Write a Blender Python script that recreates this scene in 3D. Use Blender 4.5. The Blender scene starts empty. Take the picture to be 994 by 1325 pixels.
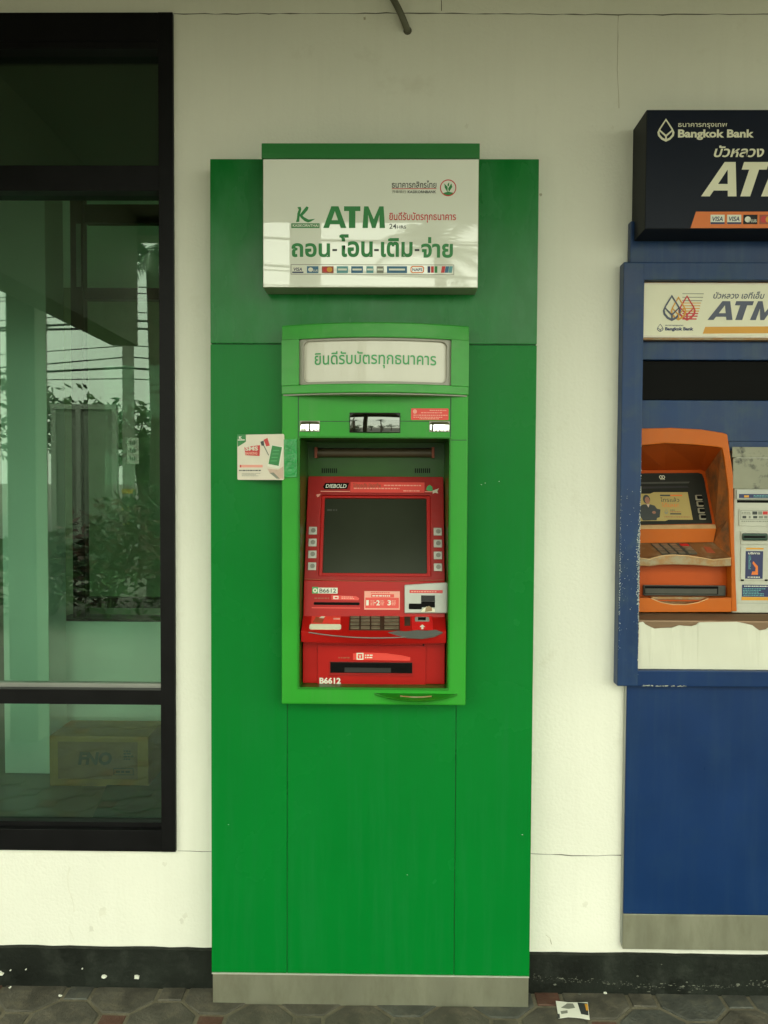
import bpy, bmesh, math, random
from mathutils import Vector, Matrix
R = math.radians
random.seed(11)
scene = bpy.context.scene
COL = scene.collection

# ------------------------------------------------------------------ camera
CAM = Vector((0.0, -2.33, 1.492))
FPX, CXP, CYP = 1042.0, 497.0, 662.5
PITCH, YAW, ROLL = R(2.0), R(0.7), R(0.31)
CROT = Matrix.Rotation(YAW, 3, 'Z') @ Matrix.Rotation(R(90) - PITCH, 3, 'X') @ Matrix.Rotation(ROLL, 3, 'Z')
cam = bpy.data.cameras.new('camera'); camo = bpy.data.objects.new('camera', cam); COL.objects.link(camo)
camo.matrix_world = Matrix.Translation(CAM) @ CROT.to_4x4()
cam.sensor_fit = 'HORIZONTAL'; cam.sensor_width = 36.0; cam.lens = 36.0 * FPX / 994.0
cam.clip_start = 0.05; cam.clip_end = 2000
scene.camera = camo

# ------------------------------------------------------------------ world, sun, exposure
SUN_EL, SUN_AZ = R(60), R(196)          # overcast midday, high sun behind cloud over the street
world = bpy.data.worlds.new('World'); scene.world = world; world.use_nodes = True
nt = world.node_tree; nt.nodes.clear()
sky = nt.nodes.new('ShaderNodeTexSky'); sky.sky_type = 'NISHITA'; sky.sun_disc = False
sky.sun_elevation = SUN_EL; sky.sun_rotation = SUN_AZ; sky.air_density = 1.5; sky.dust_density = 5.0
tc = nt.nodes.new('ShaderNodeTexCoord')
cl = nt.nodes.new('ShaderNodeTexNoise'); cl.inputs['Scale'].default_value = 2.2; cl.inputs['Detail'].default_value = 5
cr = nt.nodes.new('ShaderNodeValToRGB')
cr.color_ramp.elements[0].position = 0.3; cr.color_ramp.elements[0].color = (7.6, 8.1, 6.4, 1)
cr.color_ramp.elements[1].position = 0.75; cr.color_ramp.elements[1].color = (9.6, 10.0, 8.0, 1)
mx = nt.nodes.new('ShaderNodeMix'); mx.data_type = 'RGBA'; mx.inputs[0].default_value = 0.9
bg = nt.nodes.new('ShaderNodeBackground'); bg.inputs[1].default_value = 0.12
wo = nt.nodes.new('ShaderNodeOutputWorld')
nt.links.new(tc.outputs['Generated'], cl.inputs['Vector']); nt.links.new(cl.outputs['Fac'], cr.inputs[0])
nt.links.new(sky.outputs[0], mx.inputs[6]); nt.links.new(cr.outputs[0], mx.inputs[7])
nt.links.new(mx.outputs[2], bg.inputs[0]); nt.links.new(bg.outputs[0], wo.inputs[0])
sun = bpy.data.lights.new('sun', 'SUN'); sun.energy = 0.9; sun.angle = R(25); sun.color = (1, 0.96, 0.86)
suno = bpy.data.objects.new('sun', sun); COL.objects.link(suno)
sd = Vector((math.sin(SUN_AZ) * math.cos(SUN_EL), math.cos(SUN_AZ) * math.cos(SUN_EL), math.sin(SUN_EL)))
suno.rotation_euler = sd.to_track_quat('Z', 'Y').to_euler(); suno.location = (0, -8, 12)
vs = scene.view_settings
vs.view_transform = 'Standard'; vs.look = 'None'; vs.gamma = 1; vs.exposure = 2.08; vs.use_curve_mapping = False
scene.cycles.use_denoising = True
scene.cycles.max_bounces = 10; scene.cycles.diffuse_bounces = 5; scene.cycles.transparent_max_bounces = 12
scene.cycles.caustics_reflective = False; scene.cycles.caustics_refractive = False

# ------------------------------------------------------------------ helpers
def ray(px, py):
    return (CROT @ Vector(((px - CXP) / FPX, -(py - CYP) / FPX, -1.0))).normalized()
def hitY(px, py, y):
    d = ray(px, py); return CAM + d * ((y - CAM.y) / d.y)
def hitZ(px, py, z):
    d = ray(px, py); return CAM + d * ((z - CAM.z) / d.z)
def mir(px, py, L):                      # a thing that stands L in front of the wall and shows in the glass at px, py
    p = hitY(px, py, L); return Vector((p.x, -L, p.z))
def lin(r, g, b):
    f = lambda c: c / 12.92 if c <= 0.04045 else ((c + 0.055) / 1.055) ** 2.4
    return (f(r / 255), f(g / 255), f(b / 255))

MATS = {}
def mat(name, col, rough=0.5, metal=0.0, var=0.12, nscale=6.0, bump=0.0, bscale=60.0, spec=0.5, coat=0.0, col2=None, thr=(0.55, 0.75), rvar=0.0, stretch=None, wave=0.0, streak=None):
    """procedural principled: base colour broken by large noise, optional second colour in patches, optional bump"""
    m = bpy.data.materials.new(name); m.use_nodes = True
    t = m.node_tree; N = t.nodes; Lk = t.links
    b = N['Principled BSDF']
    b.inputs['Roughness'].default_value = rough; b.inputs['Metallic'].default_value = metal
    b.inputs['Specular IOR Level'].default_value = spec; b.inputs['Coat Weight'].default_value = coat; b.inputs['Coat IOR'].default_value = 1.75; b.inputs['Coat Roughness'].default_value = 0.012
    c = N.new('ShaderNodeTexCoord'); vec = c.outputs['Object']
    if stretch:
        mp = N.new('ShaderNodeMapping'); mp.inputs['Scale'].default_value = stretch
        Lk.new(vec, mp.inputs[0]); vec = mp.outputs[0]
    n = N.new('ShaderNodeTexNoise'); n.inputs['Scale'].default_value = nscale; n.inputs['Detail'].default_value = 6
    Lk.new(vec, n.inputs['Vector'])
    r = N.new('ShaderNodeValToRGB')
    r.color_ramp.elements[0].position = 0.3; r.color_ramp.elements[1].position = 0.7
    r.color_ramp.elements[0].color = tuple(x * (1 - var) for x in col) + (1,)
    r.color_ramp.elements[1].color = tuple(min(1, x * (1 + var)) for x in col) + (1,)
    Lk.new(n.outputs['Fac'], r.inputs[0]); out = r.outputs[0]
    if col2:
        n2 = N.new('ShaderNodeTexNoise'); n2.inputs['Scale'].default_value = nscale * 2.3; n2.inputs['Detail'].default_value = 8; n2.inputs['Roughness'].default_value = 0.65
        Lk.new(vec, n2.inputs['Vector'])
        mr = N.new('ShaderNodeMapRange'); mr.inputs[1].default_value = thr[0]; mr.inputs[2].default_value = thr[1]
        Lk.new(n2.outputs['Fac'], mr.inputs[0])
        mxx = N.new('ShaderNodeMix'); mxx.data_type = 'RGBA'; Lk.new(mr.outputs[0], mxx.inputs[0]); Lk.new(out, mxx.inputs[6]); mxx.inputs[7].default_value = tuple(col2) + (1,)
        out = mxx.outputs[2]
    Lk.new(out, b.inputs['Base Color'])
    if rvar:
        mr2 = N.new('ShaderNodeMapRange'); mr2.inputs[3].default_value = max(0.02, rough - rvar); mr2.inputs[4].default_value = rough + rvar
        mr2.inputs[1].default_value = 0.3; mr2.inputs[2].default_value = 0.7
        Lk.new(n.outputs['Fac'], mr2.inputs[0]); Lk.new(mr2.outputs[0], b.inputs['Roughness'])
    if bump:
        nb = N.new('ShaderNodeTexNoise'); nb.inputs['Scale'].default_value = bscale; nb.inputs['Detail'].default_value = 4
        Lk.new(c.outputs['Object'], nb.inputs['Vector'])
        bp = N.new('ShaderNodeBump'); bp.inputs['Strength'].default_value = bump; bp.inputs['Distance'].default_value = 0.01
        Lk.new(nb.outputs['Fac'], bp.inputs['Height']); Lk.new(bp.outputs[0], b.inputs['Normal'])
    if wave:
        nw = N.new('ShaderNodeTexNoise'); nw.inputs['Scale'].default_value = 5.0; nw.inputs['Detail'].default_value = 2
        Lk.new(c.outputs['Object'], nw.inputs['Vector'])
        bw = N.new('ShaderNodeBump'); bw.inputs['Strength'].default_value = wave; bw.inputs['Distance'].default_value = 0.02
        Lk.new(nw.outputs['Fac'], bw.inputs['Height']); Lk.new(bw.outputs[0], b.inputs['Normal'])
    if streak:                                   # dust streaks, scuffs and fine scratches that break the paint
        ms = N.new('ShaderNodeMapping'); ms.inputs['Scale'].default_value = (16, 16, 0.9); Lk.new(c.outputs['Object'], ms.inputs[0])
        n3 = N.new('ShaderNodeTexNoise'); n3.inputs['Scale'].default_value = 1.6; n3.inputs['Detail'].default_value = 7; n3.inputs['Roughness'].default_value = 0.7; Lk.new(ms.outputs[0], n3.inputs['Vector'])
        n4 = N.new('ShaderNodeTexNoise'); n4.inputs['Scale'].default_value = 55; n4.inputs['Detail'].default_value = 3; n4.inputs['Roughness'].default_value = 0.8; Lk.new(c.outputs['Object'], n4.inputs['Vector'])
        m3 = N.new('ShaderNodeMapRange'); m3.inputs[1].default_value = 0.48; m3.inputs[2].default_value = 0.78; m3.inputs[4].default_value = streak[1]; Lk.new(n3.outputs['Fac'], m3.inputs[0])
        m4 = N.new('ShaderNodeMapRange'); m4.inputs[1].default_value = 0.70; m4.inputs[2].default_value = 0.80; m4.inputs[4].default_value = streak[2]; Lk.new(n4.outputs['Fac'], m4.inputs[0])
        ad = N.new('ShaderNodeMath'); ad.operation = 'MAXIMUM'; Lk.new(m3.outputs[0], ad.inputs[0]); Lk.new(m4.outputs[0], ad.inputs[1])
        mz = N.new('ShaderNodeMix'); mz.data_type = 'RGBA'; Lk.new(ad.outputs[0], mz.inputs[0]); Lk.new(out, mz.inputs[6]); mz.inputs[7].default_value = tuple(streak[0]) + (1,)
        Lk.new(mz.outputs[2], b.inputs['Base Color'])
    MATS[name] = m
    return m

def glass_mat(name, tint, ior=1.55):
    m = bpy.data.materials.new(name); m.use_nodes = True
    t = m.node_tree; t.nodes.clear()
    tr = t.nodes.new('ShaderNodeBsdfTransparent'); tr.inputs[0].default_value = tuple(tint) + (1,)
    gl = t.nodes.new('ShaderNodeBsdfGlossy'); gl.inputs['Roughness'].default_value = 0.0; gl.inputs[0].default_value = (0.93, 1, 0.94, 1)
    fr = t.nodes.new('ShaderNodeFresnel'); fr.inputs[0].default_value = ior
    mi = t.nodes.new('ShaderNodeMixShader'); o = t.nodes.new('ShaderNodeOutputMaterial')
    t.links.new(fr.outputs[0], mi.inputs[0]); t.links.new(tr.outputs[0], mi.inputs[1]); t.links.new(gl.outputs[0], mi.inputs[2]); t.links.new(mi.outputs[0], o.inputs[0])
    MATS[name] = m; return m

ORG = {}
def tag(o, label=None, cat=None, group=None, kind=None):
    if label: o['label'] = label
    if cat: o['category'] = cat
    if group: o['group'] = group
    if kind: o['kind'] = kind
    return o
def thing(name, loc, label, cat, group=None):
    o = bpy.data.objects.new(name, None); COL.objects.link(o); o.location = loc; o.empty_display_size = 0.1
    ORG[o.name] = Vector(loc); tag(o, label, cat, group); return o

def lift(p):                                # never more than thing > part > sub-part
    return p.parent if p is not None and p.parent is not None and p.parent.parent is not None else p

class MB:
    """collects faces in world coordinates; build() links them as one mesh object"""
    def __init__(s): s.v = []; s.f = []
    def add(s, vs, fs):
        o = len(s.v); s.v += [Vector(v) for v in vs]; s.f += [tuple(i + o for i in f) for f in fs]; return s
    def box(s, x0, x1, y0, y1, z0, z1):
        if x0 > x1: x0, x1 = x1, x0
        if y0 > y1: y0, y1 = y1, y0
        if z0 > z1: z0, z1 = z1, z0
        v = [(x, y, z) for z in (z0, z1) for y in (y0, y1) for x in (x0, x1)]
        return s.add(v, [(0, 2, 3, 1), (4, 5, 7, 6), (0, 1, 5, 4), (2, 6, 7, 3), (0, 4, 6, 2), (1, 3, 7, 5)])
    def loft(s, A, B, capa=True, capb=True, closed=True):
        n = len(A); f = []
        for i in range(n if closed else n - 1):
            j = (i + 1) % n; f.append((i, j, n + j, n + i))
        if capa: f.append(tuple(reversed(range(n))))
        if capb: f.append(tuple(range(n, 2 * n)))
        return s.add(list(A) + list(B), f)
    def ring(s, Ao, Ai, Bo, Bi):          # a frame: outer / inner loops on the back (A) and the front (B)
        n = len(Ao); f = []
        for i in range(n):
            j = (i + 1) % n
            f += [(i, j, n + j, n + i), (2*n + i, 3*n + i, 3*n + j, 2*n + j), (i, 2*n + i, 2*n + j, j), (n + i, n + j, 3*n + j, 3*n + i)]
        return s.add(list(Ao) + list(Ai) + list(Bo) + list(Bi), f)
    def tube(s, pts, rad, n=10, cap=True):
        pts = [Vector(p) for p in pts]; rs = rad if isinstance(rad, (list, tuple)) else [rad] * len(pts)
        base = len(s.v); up = None
        for i, p in enumerate(pts):
            d = (pts[min(i + 1, len(pts) - 1)] - pts[max(i - 1, 0)]).normalized()
            if up is None: up = Vector((1, 0, 0)) if abs(d.x) < 0.9 else Vector((0, 1, 0))
            a = d.cross(up)
            if a.length < 1e-5: a = d.cross(Vector((0.3, 1, 0.2)))
            a.normalize(); b = d.cross(a); up = -b if b.length else up; up = a.cross(d)
            for k in range(n):
                t = 2 * math.pi * k / n; s.v.append(p + (a * math.cos(t) + b * math.sin(t)) * rs[i])
        for i in range(len(pts) - 1):
            for k in range(n):
                k2 = (k + 1) % n; s.f.append((base + i*n + k, base + i*n + k2, base + (i+1)*n + k2, base + (i+1)*n + k))
        if cap:
            s.f.append(tuple(base + k for k in reversed(range(n)))); s.f.append(tuple(base + (len(pts)-1)*n + k for k in range(n)))
        return s
    def build(s, name, m, parent=None, bevel=0.0, seg=2, smooth=False, loc=None, angle=30):
        parent = lift(parent)
        org = ORG.get(parent.name, Vector((0, 0, 0))) if parent else (Vector(loc) if loc is not None else Vector((0, 0, 0)))
        me = bpy.data.meshes.new(name)
        me.from_pydata([v - org for v in s.v], [], s.f); me.update()
        bm = bmesh.new(); bm.from_mesh(me)
        bmesh.ops.remove_doubles(bm, verts=bm.verts, dist=1e-5)
        bmesh.ops.recalc_face_normals(bm, faces=bm.faces)
        if bevel:
            es = [e for e in bm.edges if len(e.link_faces) == 2 and e.calc_face_angle(0) > R(angle)]
            try: bmesh.ops.bevel(bm, geom=es, offset=bevel, segments=seg, affect='EDGES', profile=0.6, clamp_overlap=True)
            except Exception: pass
        bm.to_mesh(me); bm.free()
        if smooth:
            for p in me.polygons: p.use_smooth = True
            try: me.set_sharp_from_angle(angle=R(35))
            except Exception: pass
        me.materials.append(MATS[m] if isinstance(m, str) else m)
        o = bpy.data.objects.new(name, me); COL.objects.link(o)
        if parent: o.parent = parent
        elif loc is not None: o.location = loc
        ORG[o.name] = org
        return o

class Plane:
    """a flat or gently bent face of something: u along x, v up the face, h outwards"""
    def __init__(s, O, v=(0, 0, 1), bend=None, u=(1, 0, 0)):
        s.O = Vector(O); s.u = Vector(u).normalized(); s.v = Vector(v).normalized(); s.n = s.u.cross(s.v).normalized(); s.bend = bend
    def hit(s, px, py):
        d = ray(px, py); p = CAM + d * ((s.O - CAM).dot(s.n) / d.dot(s.n))
        if s.bend:
            for _ in range(4):
                q = s.O + s.n * s.bend((p - s.O).dot(s.u)); p = CAM + d * ((q - CAM).dot(s.n) / d.dot(s.n))
        p = p - s.O; return (p.dot(s.u), p.dot(s.v))
    def pt(s, u, v, h=0.0):
        return s.O + s.u * u + s.v * v + s.n * (h + (s.bend(u) if s.bend else 0))
    def ext(s, x0, y0, x1, y1):
        a, b, c, d = s.hit(x0, y0), s.hit(x1, y0), s.hit(x0, y1), s.hit(x1, y1)
        return ((a[0] + c[0]) / 2, (b[0] + d[0]) / 2, (c[1] + d[1]) / 2, (a[1] + b[1]) / 2)   # u0 u1 v0 v1
def vplane(y, bend=None): return Plane((0, y, 0), (0, 0, 1), bend)

def rr(u0, u1, v0, v1, r=0.0, seg=4, nu=1):
    if r <= 0:
        if nu == 1: return [(u0, v0), (u1, v0), (u1, v1), (u0, v1)]
        b = [(u0 + (u1 - u0) * i / nu, v0) for i in range(nu + 1)]
        return b + [(x, v1) for x, _ in reversed(b)]
    out = []
    for cx, cy, a0 in ((u1 - r, v0 + r, -90), (u1 - r, v1 - r, 0), (u0 + r, v1 - r, 90), (u0 + r, v0 + r, 180)):
        for i in range(seg + 1):
            a = R(a0 + 90 * i / seg); out.append((cx + r * math.cos(a), cy + r * math.sin(a)))
    return out
def slab(P, uv, h0, h1, name, m, parent, bevel=0.0, **k):
    """extruded outline on a plane, h0 (back) to h1 (front); a bent plane is cut into strips"""
    mb = MB(); uv = [tuple(q) for q in uv]
    if P.bend:
        us = [q[0] for q in uv]; n = 14; lo, hi = min(us), max(us)
        if len(uv) > 4 or (hi - lo) < 0.02: n = 0
        if n:
            v0 = min(q[1] for q in uv); v1 = max(q[1] for q in uv)
            uv2 = [(lo + (hi - lo) * i / n, v0) for i in range(n + 1)] + [(hi - (hi - lo) * i / n, v1) for i in range(n + 1)]
            A = [P.pt(a, b, h0) for a, b in uv2]; B = [P.pt(a, b, h1) for a, b in uv2]; N = len(uv2)
            mb.loft(A, B, False, False)
            o = 0
            f = []
            for i in range(n):
                j = N - 1 - i
                f.append((i, j, j - 1, i + 1)); f.append((N + i, N + i + 1, N + j - 1, N + j))
            mb.f += f
            return mb.build(name, m, parent, bevel, angle=40, **k)
    A = [P.pt(a, b, h0) for a, b in uv]; B = [P.pt(a, b, h1) for a, b in uv]
    mb.loft(A, B)
    return mb.build(name, m, parent, bevel, **k)
def rect(P, px, h0, h1, name, m, parent, bevel=0.0, r=0.0, **k):
    u0, u1, v0, v1 = P.ext(*px)
    return slab(P, rr(u0, u1, v0, v1, r), h0, h1, name, m, parent, bevel, **k)
def polyp(P, pts, h0, h1, name, m, parent, bevel=0.0, **k):
    return slab(P, [P.hit(*q) for q in pts], h0, h1, name, m, parent, bevel, **k)
def frame(P, pxo, pxi, h0, h1, name, m, parent, bevel=0.0, ro=0.0, ri=0.0, seg=4):
    eo, ei = P.ext(*pxo), P.ext(*pxi)
    if ro <= 0 and ri <= 0: a, b = rr(*eo), rr(*ei)
    else: a, b = rr(*eo, max(ro, 1e-4), seg), rr(*ei, max(ri, 1e-4), seg)
    if P.bend:
        pass
    mb = MB().ring([P.pt(*q, h0) for q in a], [P.pt(*q, h0) for q in b], [P.pt(*q, h1) for q in a], [P.pt(*q, h1) for q in b])
    return mb.build(name, m, parent, bevel)
def shell(quads, name, m, parent, smooth=False):
    mb = MB()
    for q in quads: mb.add(q, [tuple(range(len(q)))])
    return mb.build(name, m, parent, smooth=smooth)

DG = None
def text(body, P, px, m, parent, h=0.0006, bold=0.0, shear=0.0, name='lettering', mirror=False, flipv=False):
    """writing fitted into a pixel box on a plane; flat print just above the surface"""
    cu = bpy.data.curves.new('txt', 'FONT'); cu.body = body; cu.size = 1.0; cu.resolution_u = 3; cu.offset = bold; cu.shear = shear
    ob = bpy.data.objects.new('txt', cu); COL.objects.link(ob)
    dg = bpy.context.evaluated_depsgraph_get(); me = bpy.data.meshes.new_from_object(ob.evaluated_get(dg))
    bpy.data.objects.remove(ob); bpy.data.curves.remove(cu)
    if not me.vertices: return None
    parent = lift(parent)
    xs = [v.co.x for v in me.vertices]; ys = [v.co.y for v in me.vertices]
    x0, x1, y0, y1 = min(xs), max(xs), min(ys), max(ys)
    if isinstance(px, dict): u0, u1, v0, v1 = px['uv']
    else: u0, u1, v0, v1 = P.ext(*px)
    org = ORG.get(parent.name, Vector((0, 0, 0)))
    for v in me.vertices:
        a = (v.co.x - x0) / (x1 - x0); b = (v.co.y - y0) / (y1 - y0)
        v.co = P.pt(u0 + (u1 - u0) * a, v0 + (v1 - v0) * b, h) - org
    me.name = name; me.materials.clear(); me.materials.append(MATS[m])
    o = bpy.data.objects.new(name, me); COL.objects.link(o); o.parent = parent; ORG[o.name] = org
    return o
def atm_word(P, px, m, parent, h=0.0006, shear=0.0, stem=0.30):
    """heavy geometric capitals A T M drawn as outlines, fitted to a pixel box"""
    u0, u1, v0, v1 = P.ext(*px); W = u1 - u0; Ht = v1 - v0
    def put(faces):
        for f in faces:
            mb.add([P.pt(u0 + (x + shear * y * Ht / W) / (1 + shear * Ht / W) * W, v0 + y * Ht, h) for x, y in f], [tuple(range(len(f)))])
    mb = MB(); a0, a1, t0, t1, m0, m1 = 0.0, .375, .335, .60, .635, 1.0
    aw = a1 - a0; c = aw / 2; s = .105
    s = .092; ix = lambda y: s + (c - s) * y / .78
    put([[(0, 0), (s, 0), (c, .78), (c, 1), (c - .058, 1)], [(aw, 0), (c + .058, 1), (c, 1), (c, .78), (aw - s, 0)], [(ix(.17), .17), (aw - ix(.17), .17), (aw - ix(.36), .36), (ix(.36), .36)]])
    put([[(t0, 1), (t0, .78), (t1, .78), (t1, 1)], [((t0+t1)/2 - .052, 0), ((t0+t1)/2 + .052, 0), ((t0+t1)/2 + .052, .78), ((t0+t1)/2 - .052, .78)]])
    mm = (m0 + m1) / 2; q = .088
    put([[(m0, 0), (m0 + q, 0), (m0 + q + .005, 1), (m0 + .025, 1)], [(m1 - q, 0), (m1, 0), (m1 - .025, 1), (m1 - q - .005, 1)], [(m0 + q + .005, 1), (m0 + q + .002, .62), (mm - .03, .0), (mm, .0), (mm, .40)], [(m1 - q - .005, 1), (mm, .40), (mm, .0), (mm + .03, .0), (m1 - q - .002, .62)]])
    return mb.build('lettering', m, parent)
def ellipse(P, cx, cy, rx, ry, n=20):
    c = P.hit(cx, cy); e = P.hit(cx + rx, cy); g = P.hit(cx, cy - ry)
    ru, rv = abs(e[0] - c[0]), abs(g[1] - c[1])
    return [(c[0] + ru * math.cos(2*math.pi*i/n), c[1] + rv * math.sin(2*math.pi*i/n)) for i in range(n)]
def copies(o, locs, parent):
    for l in locs:
        c = o.copy(); COL.objects.link(c); c.parent = parent; c.location = l; ORG[c.name] = ORG[o.name]
def clampx(o, xmin):
    k = ORG[o.name].x
    for v in o.data.vertices:
        if v.co.x + k < xmin: v.co.x = xmin - k
    return o
def fine_print(P, px, rows, m, parent, h=0.0008, seed=0, fill=0.9, name='fine_print'):
    """rows of tiny unreadable print: short dashes"""
    rnd = random.Random(seed); u0, u1, v0, v1 = P.ext(*px); mb = MB(); rh = (v1 - v0) / rows
    for r in range(rows):
        u = u0; vb = v1 - (r + 0.8) * rh; end = u0 + (u1 - u0) * min(0.99, rnd.uniform(fill - 0.2, fill + 0.1))
        while u < end:
            w = rnd.uniform(0.4, 1.6) * rh; w = min(w, u1 - u)
            mb.add([P.pt(u, vb, h), P.pt(u + w, vb, h), P.pt(u + w, vb + rh * 0.55, h), P.pt(u, vb + rh * 0.55, h)], [(0, 1, 2, 3)])
            u += w + 0.3 * rh
    return mb.build(name, m, parent)
# ------------------------------------------------------------------ materials
mat('wall_paint', (0.75, 0.745, 0.655), 0.62, var=0.04, nscale=2.2, bump=0.16, bscale=110, col2=(0.55, 0.52, 0.41), thr=(0.62, 0.98), spec=0.3, streak=((0.60, 0.585, 0.48), 0.16, 0.25))
mat('soffit_paint', (0.24, 0.23, 0.15), 0.7, var=0.05, nscale=2)
mat('groove_dark', (0.10, 0.095, 0.07), 0.9, var=0.3, nscale=40)
mat('skirting_paint', (0.009, 0.0115, 0.0085), 0.6, var=0.5, nscale=7, bump=0.3, bscale=70, col2=(0.035, 0.04, 0.032), thr=(0.52, 0.85), rvar=0.1, spec=0.2)
mat('white_chip', (0.62, 0.63, 0.55), 0.7, var=0.1, nscale=60)
mat('chip_grey', (0.13, 0.135, 0.105), 0.8, var=0.3, nscale=50)
mat('stain_faint', (0.685, 0.675, 0.58), 0.7, var=0.08, nscale=30)
mat('stain_brown', (0.40, 0.37, 0.27), 0.7, var=0.2, nscale=30)
mat('black_aluminium', (0.0045, 0.0045, 0.005), 0.42, var=0.3, nscale=12, spec=0.14)
mat('silver_trim', (0.35, 0.36, 0.33), 0.35, metal=0.7, var=0.1)
mat('dark_blind', (0.016, 0.017, 0.013), 0.8, var=0.2, nscale=5)
mat('interior_white', (0.84, 0.86, 0.84), 0.6, var=0.03, nscale=3)
mat('interior_back', (0.34, 0.34, 0.24), 0.7, var=0.1)
mat('interior_dark', (0.03, 0.035, 0.03), 0.8, var=0.2)
mat('interior_floor', (0.14, 0.15, 0.11), 0.35, var=0.2, nscale=3)
mat('floor_mat', (0.02, 0.10, 0.06), 0.7, var=0.2, nscale=9)
glass_mat('inner_glass', (0.85, 0.93, 0.87), 1.25)
glass_mat('green_glass', (0.76, 0.93, 0.83), 1.62)
mat('mortar', (0.135, 0.122, 0.082), 0.9, var=0.25, nscale=25, bump=0.4, bscale=160)
mat('paver_grey', (0.0673, 0.0631, 0.0468), 0.75, var=0.45, nscale=10, bump=0.35, bscale=120, col2=(0.1304, 0.1142, 0.0761), thr=(0.5, 0.8), rvar=0.15)
mat('paver_dark', (0.0585, 0.0622, 0.0519), 0.7, var=0.4, nscale=12, bump=0.35, bscale=120, col2=(0.1166, 0.1104, 0.0779), thr=(0.5, 0.8))
mat('paver_red', (0.0914, 0.0401, 0.0249), 0.75, var=0.35, nscale=14, bump=0.35, bscale=120, col2=(0.0804, 0.0622, 0.0401), thr=(0.5, 0.8))
mat('asphalt', (0.10, 0.10, 0.09), 0.9, var=0.25, nscale=0.6, bump=0.3, bscale=80)
mat('concrete', (0.16, 0.155, 0.125), 0.85, var=0.2, nscale=1.2, bump=0.2, bscale=40)

mat('panel_green', (0.001, 0.168, 0.022), 0.25, var=0.05, nscale=3, rvar=0.05, spec=0.13, wave=0.05, streak=((0.012, 0.17, 0.045), 0.45, 0.5))
mat('panel_green_dust_haze', (0.001, 0.150, 0.020), 0.24, wave=0.05, streak=((0.02, 0.17, 0.05), 0.45, 0.5), var=0.10, nscale=4, spec=0.23, col2=(0.025, 0.20, 0.055), thr=(0.45, 0.9), rvar=0.08, stretch=(2.2, 1, 0.8))  # dust streaks; darker base paints porch shade, paler patches paint sky haze
mat('green_edge', (0.01, 0.06, 0.02), 0.6, var=0.3, nscale=30)
mat('lamp_brown', (0.10, 0.075, 0.045), 0.35, var=0.1)
mat('frame_green', (0.017, 0.295, 0.016), 0.36, streak=((0.06, 0.28, 0.05), 0.5, 0.5), var=0.06, nscale=6, rvar=0.06, spec=0.35)
mat('frame_green_dusty', (0.030, 0.30, 0.030), 0.38, var=0.12, nscale=7, col2=(0.07, 0.30, 0.06), thr=(0.5, 0.85), stretch=(1, 1, 2))
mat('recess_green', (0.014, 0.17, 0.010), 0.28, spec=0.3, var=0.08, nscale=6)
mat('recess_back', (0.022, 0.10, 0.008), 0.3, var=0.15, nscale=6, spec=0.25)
mat('red_plastic', (0.40, 0.009, 0.007), 0.34, var=0.08, nscale=8, rvar=0.06, spec=0.22)
mat('red_dusty', (0.32, 0.012, 0.010), 0.42, var=0.12, nscale=9, col2=(0.33, 0.045, 0.035), thr=(0.5, 0.95), spec=0.25)
mat('red_sticker', (0.72, 0.05, 0.035), 0.4, var=0.04)
mat('red_label', (0.60, 0.014, 0.014), 0.35, var=0.04)
mat('pink_print', (0.80, 0.34, 0.27), 0.5, var=0.05)
mat('brown_print', (0.33, 0.07, 0.03), 0.5, var=0.05)
mat('black_gloss', (0.005, 0.0055, 0.0055), 0.2, var=0.1, spec=0.2)
mat('black_matte', (0.010, 0.010, 0.010), 0.6, var=0.2)
mat('slot_black', (0.003, 0.003, 0.003), 0.6, var=0.2, spec=0.08)
mat('screen_glass', (0.032, 0.038, 0.025), 0.16, var=0.15, nscale=3, spec=0.07)
mat('button_grey', (0.44, 0.44, 0.39), 0.4, metal=0.25, var=0.1, nscale=40)
mat('button_inner', (0.20, 0.19, 0.16), 0.4, metal=0.3, var=0.15, nscale=60)
mat('key_metal', (0.36, 0.32, 0.23), 0.34, metal=0.7, var=0.15, nscale=50)
mat('keypad_plate', (0.10, 0.065, 0.045), 0.36, metal=0.6, var=0.15, nscale=20)
mat('silver_plastic', (0.36, 0.37, 0.34), 0.42, metal=0.35, var=0.05, nscale=15)
mat('mirror', (0.85, 0.87, 0.83), 0.03, metal=1.0, var=0.02)
mat('dark_mirror', (0.13, 0.14, 0.13), 0.03, metal=1.0, var=0.03)
mat('white_acrylic', (0.76, 0.78, 0.70), 0.3, var=0.02, nscale=2, spec=0.05, coat=1.0)
mat('lens_white', (0.60, 0.58, 0.50), 0.16, var=0.03, nscale=5, spec=0.6)
mat('lens_rim', (0.30, 0.285, 0.24), 0.3, var=0.05)
mat('grey_trim', (0.17, 0.18, 0.17), 0.35, metal=0.3, var=0.08)
mat('sign_green', (0.004, 0.145, 0.018), 0.30, var=0.05)
mat('print_green', (0.004, 0.19, 0.032), 0.4, var=0.03)
mat('print_green_pale', (0.05, 0.33, 0.10), 0.4, var=0.03)
mat('print_red', (0.52, 0.015, 0.015), 0.4, var=0.03)
mat('print_dark', (0.03, 0.035, 0.035), 0.45, var=0.05)
mat('print_grey', (0.20, 0.21, 0.17), 0.5, var=0.05)
mat('print_white', (0.72, 0.72, 0.62), 0.45, var=0.03)
mat('print_navy', (0.012, 0.02, 0.09), 0.45, var=0.05)
mat('print_steel', (0.055, 0.065, 0.11), 0.45, var=0.05)
mat('print_blue', (0.03, 0.13, 0.24), 0.45, var=0.05)
mat('print_teal', (0.10, 0.30, 0.32), 0.45, var=0.05)
mat('print_orange', (0.68, 0.16, 0.02), 0.45, var=0.05)
mat('print_amber', (0.62, 0.29, 0.02), 0.45, var=0.05)
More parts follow.
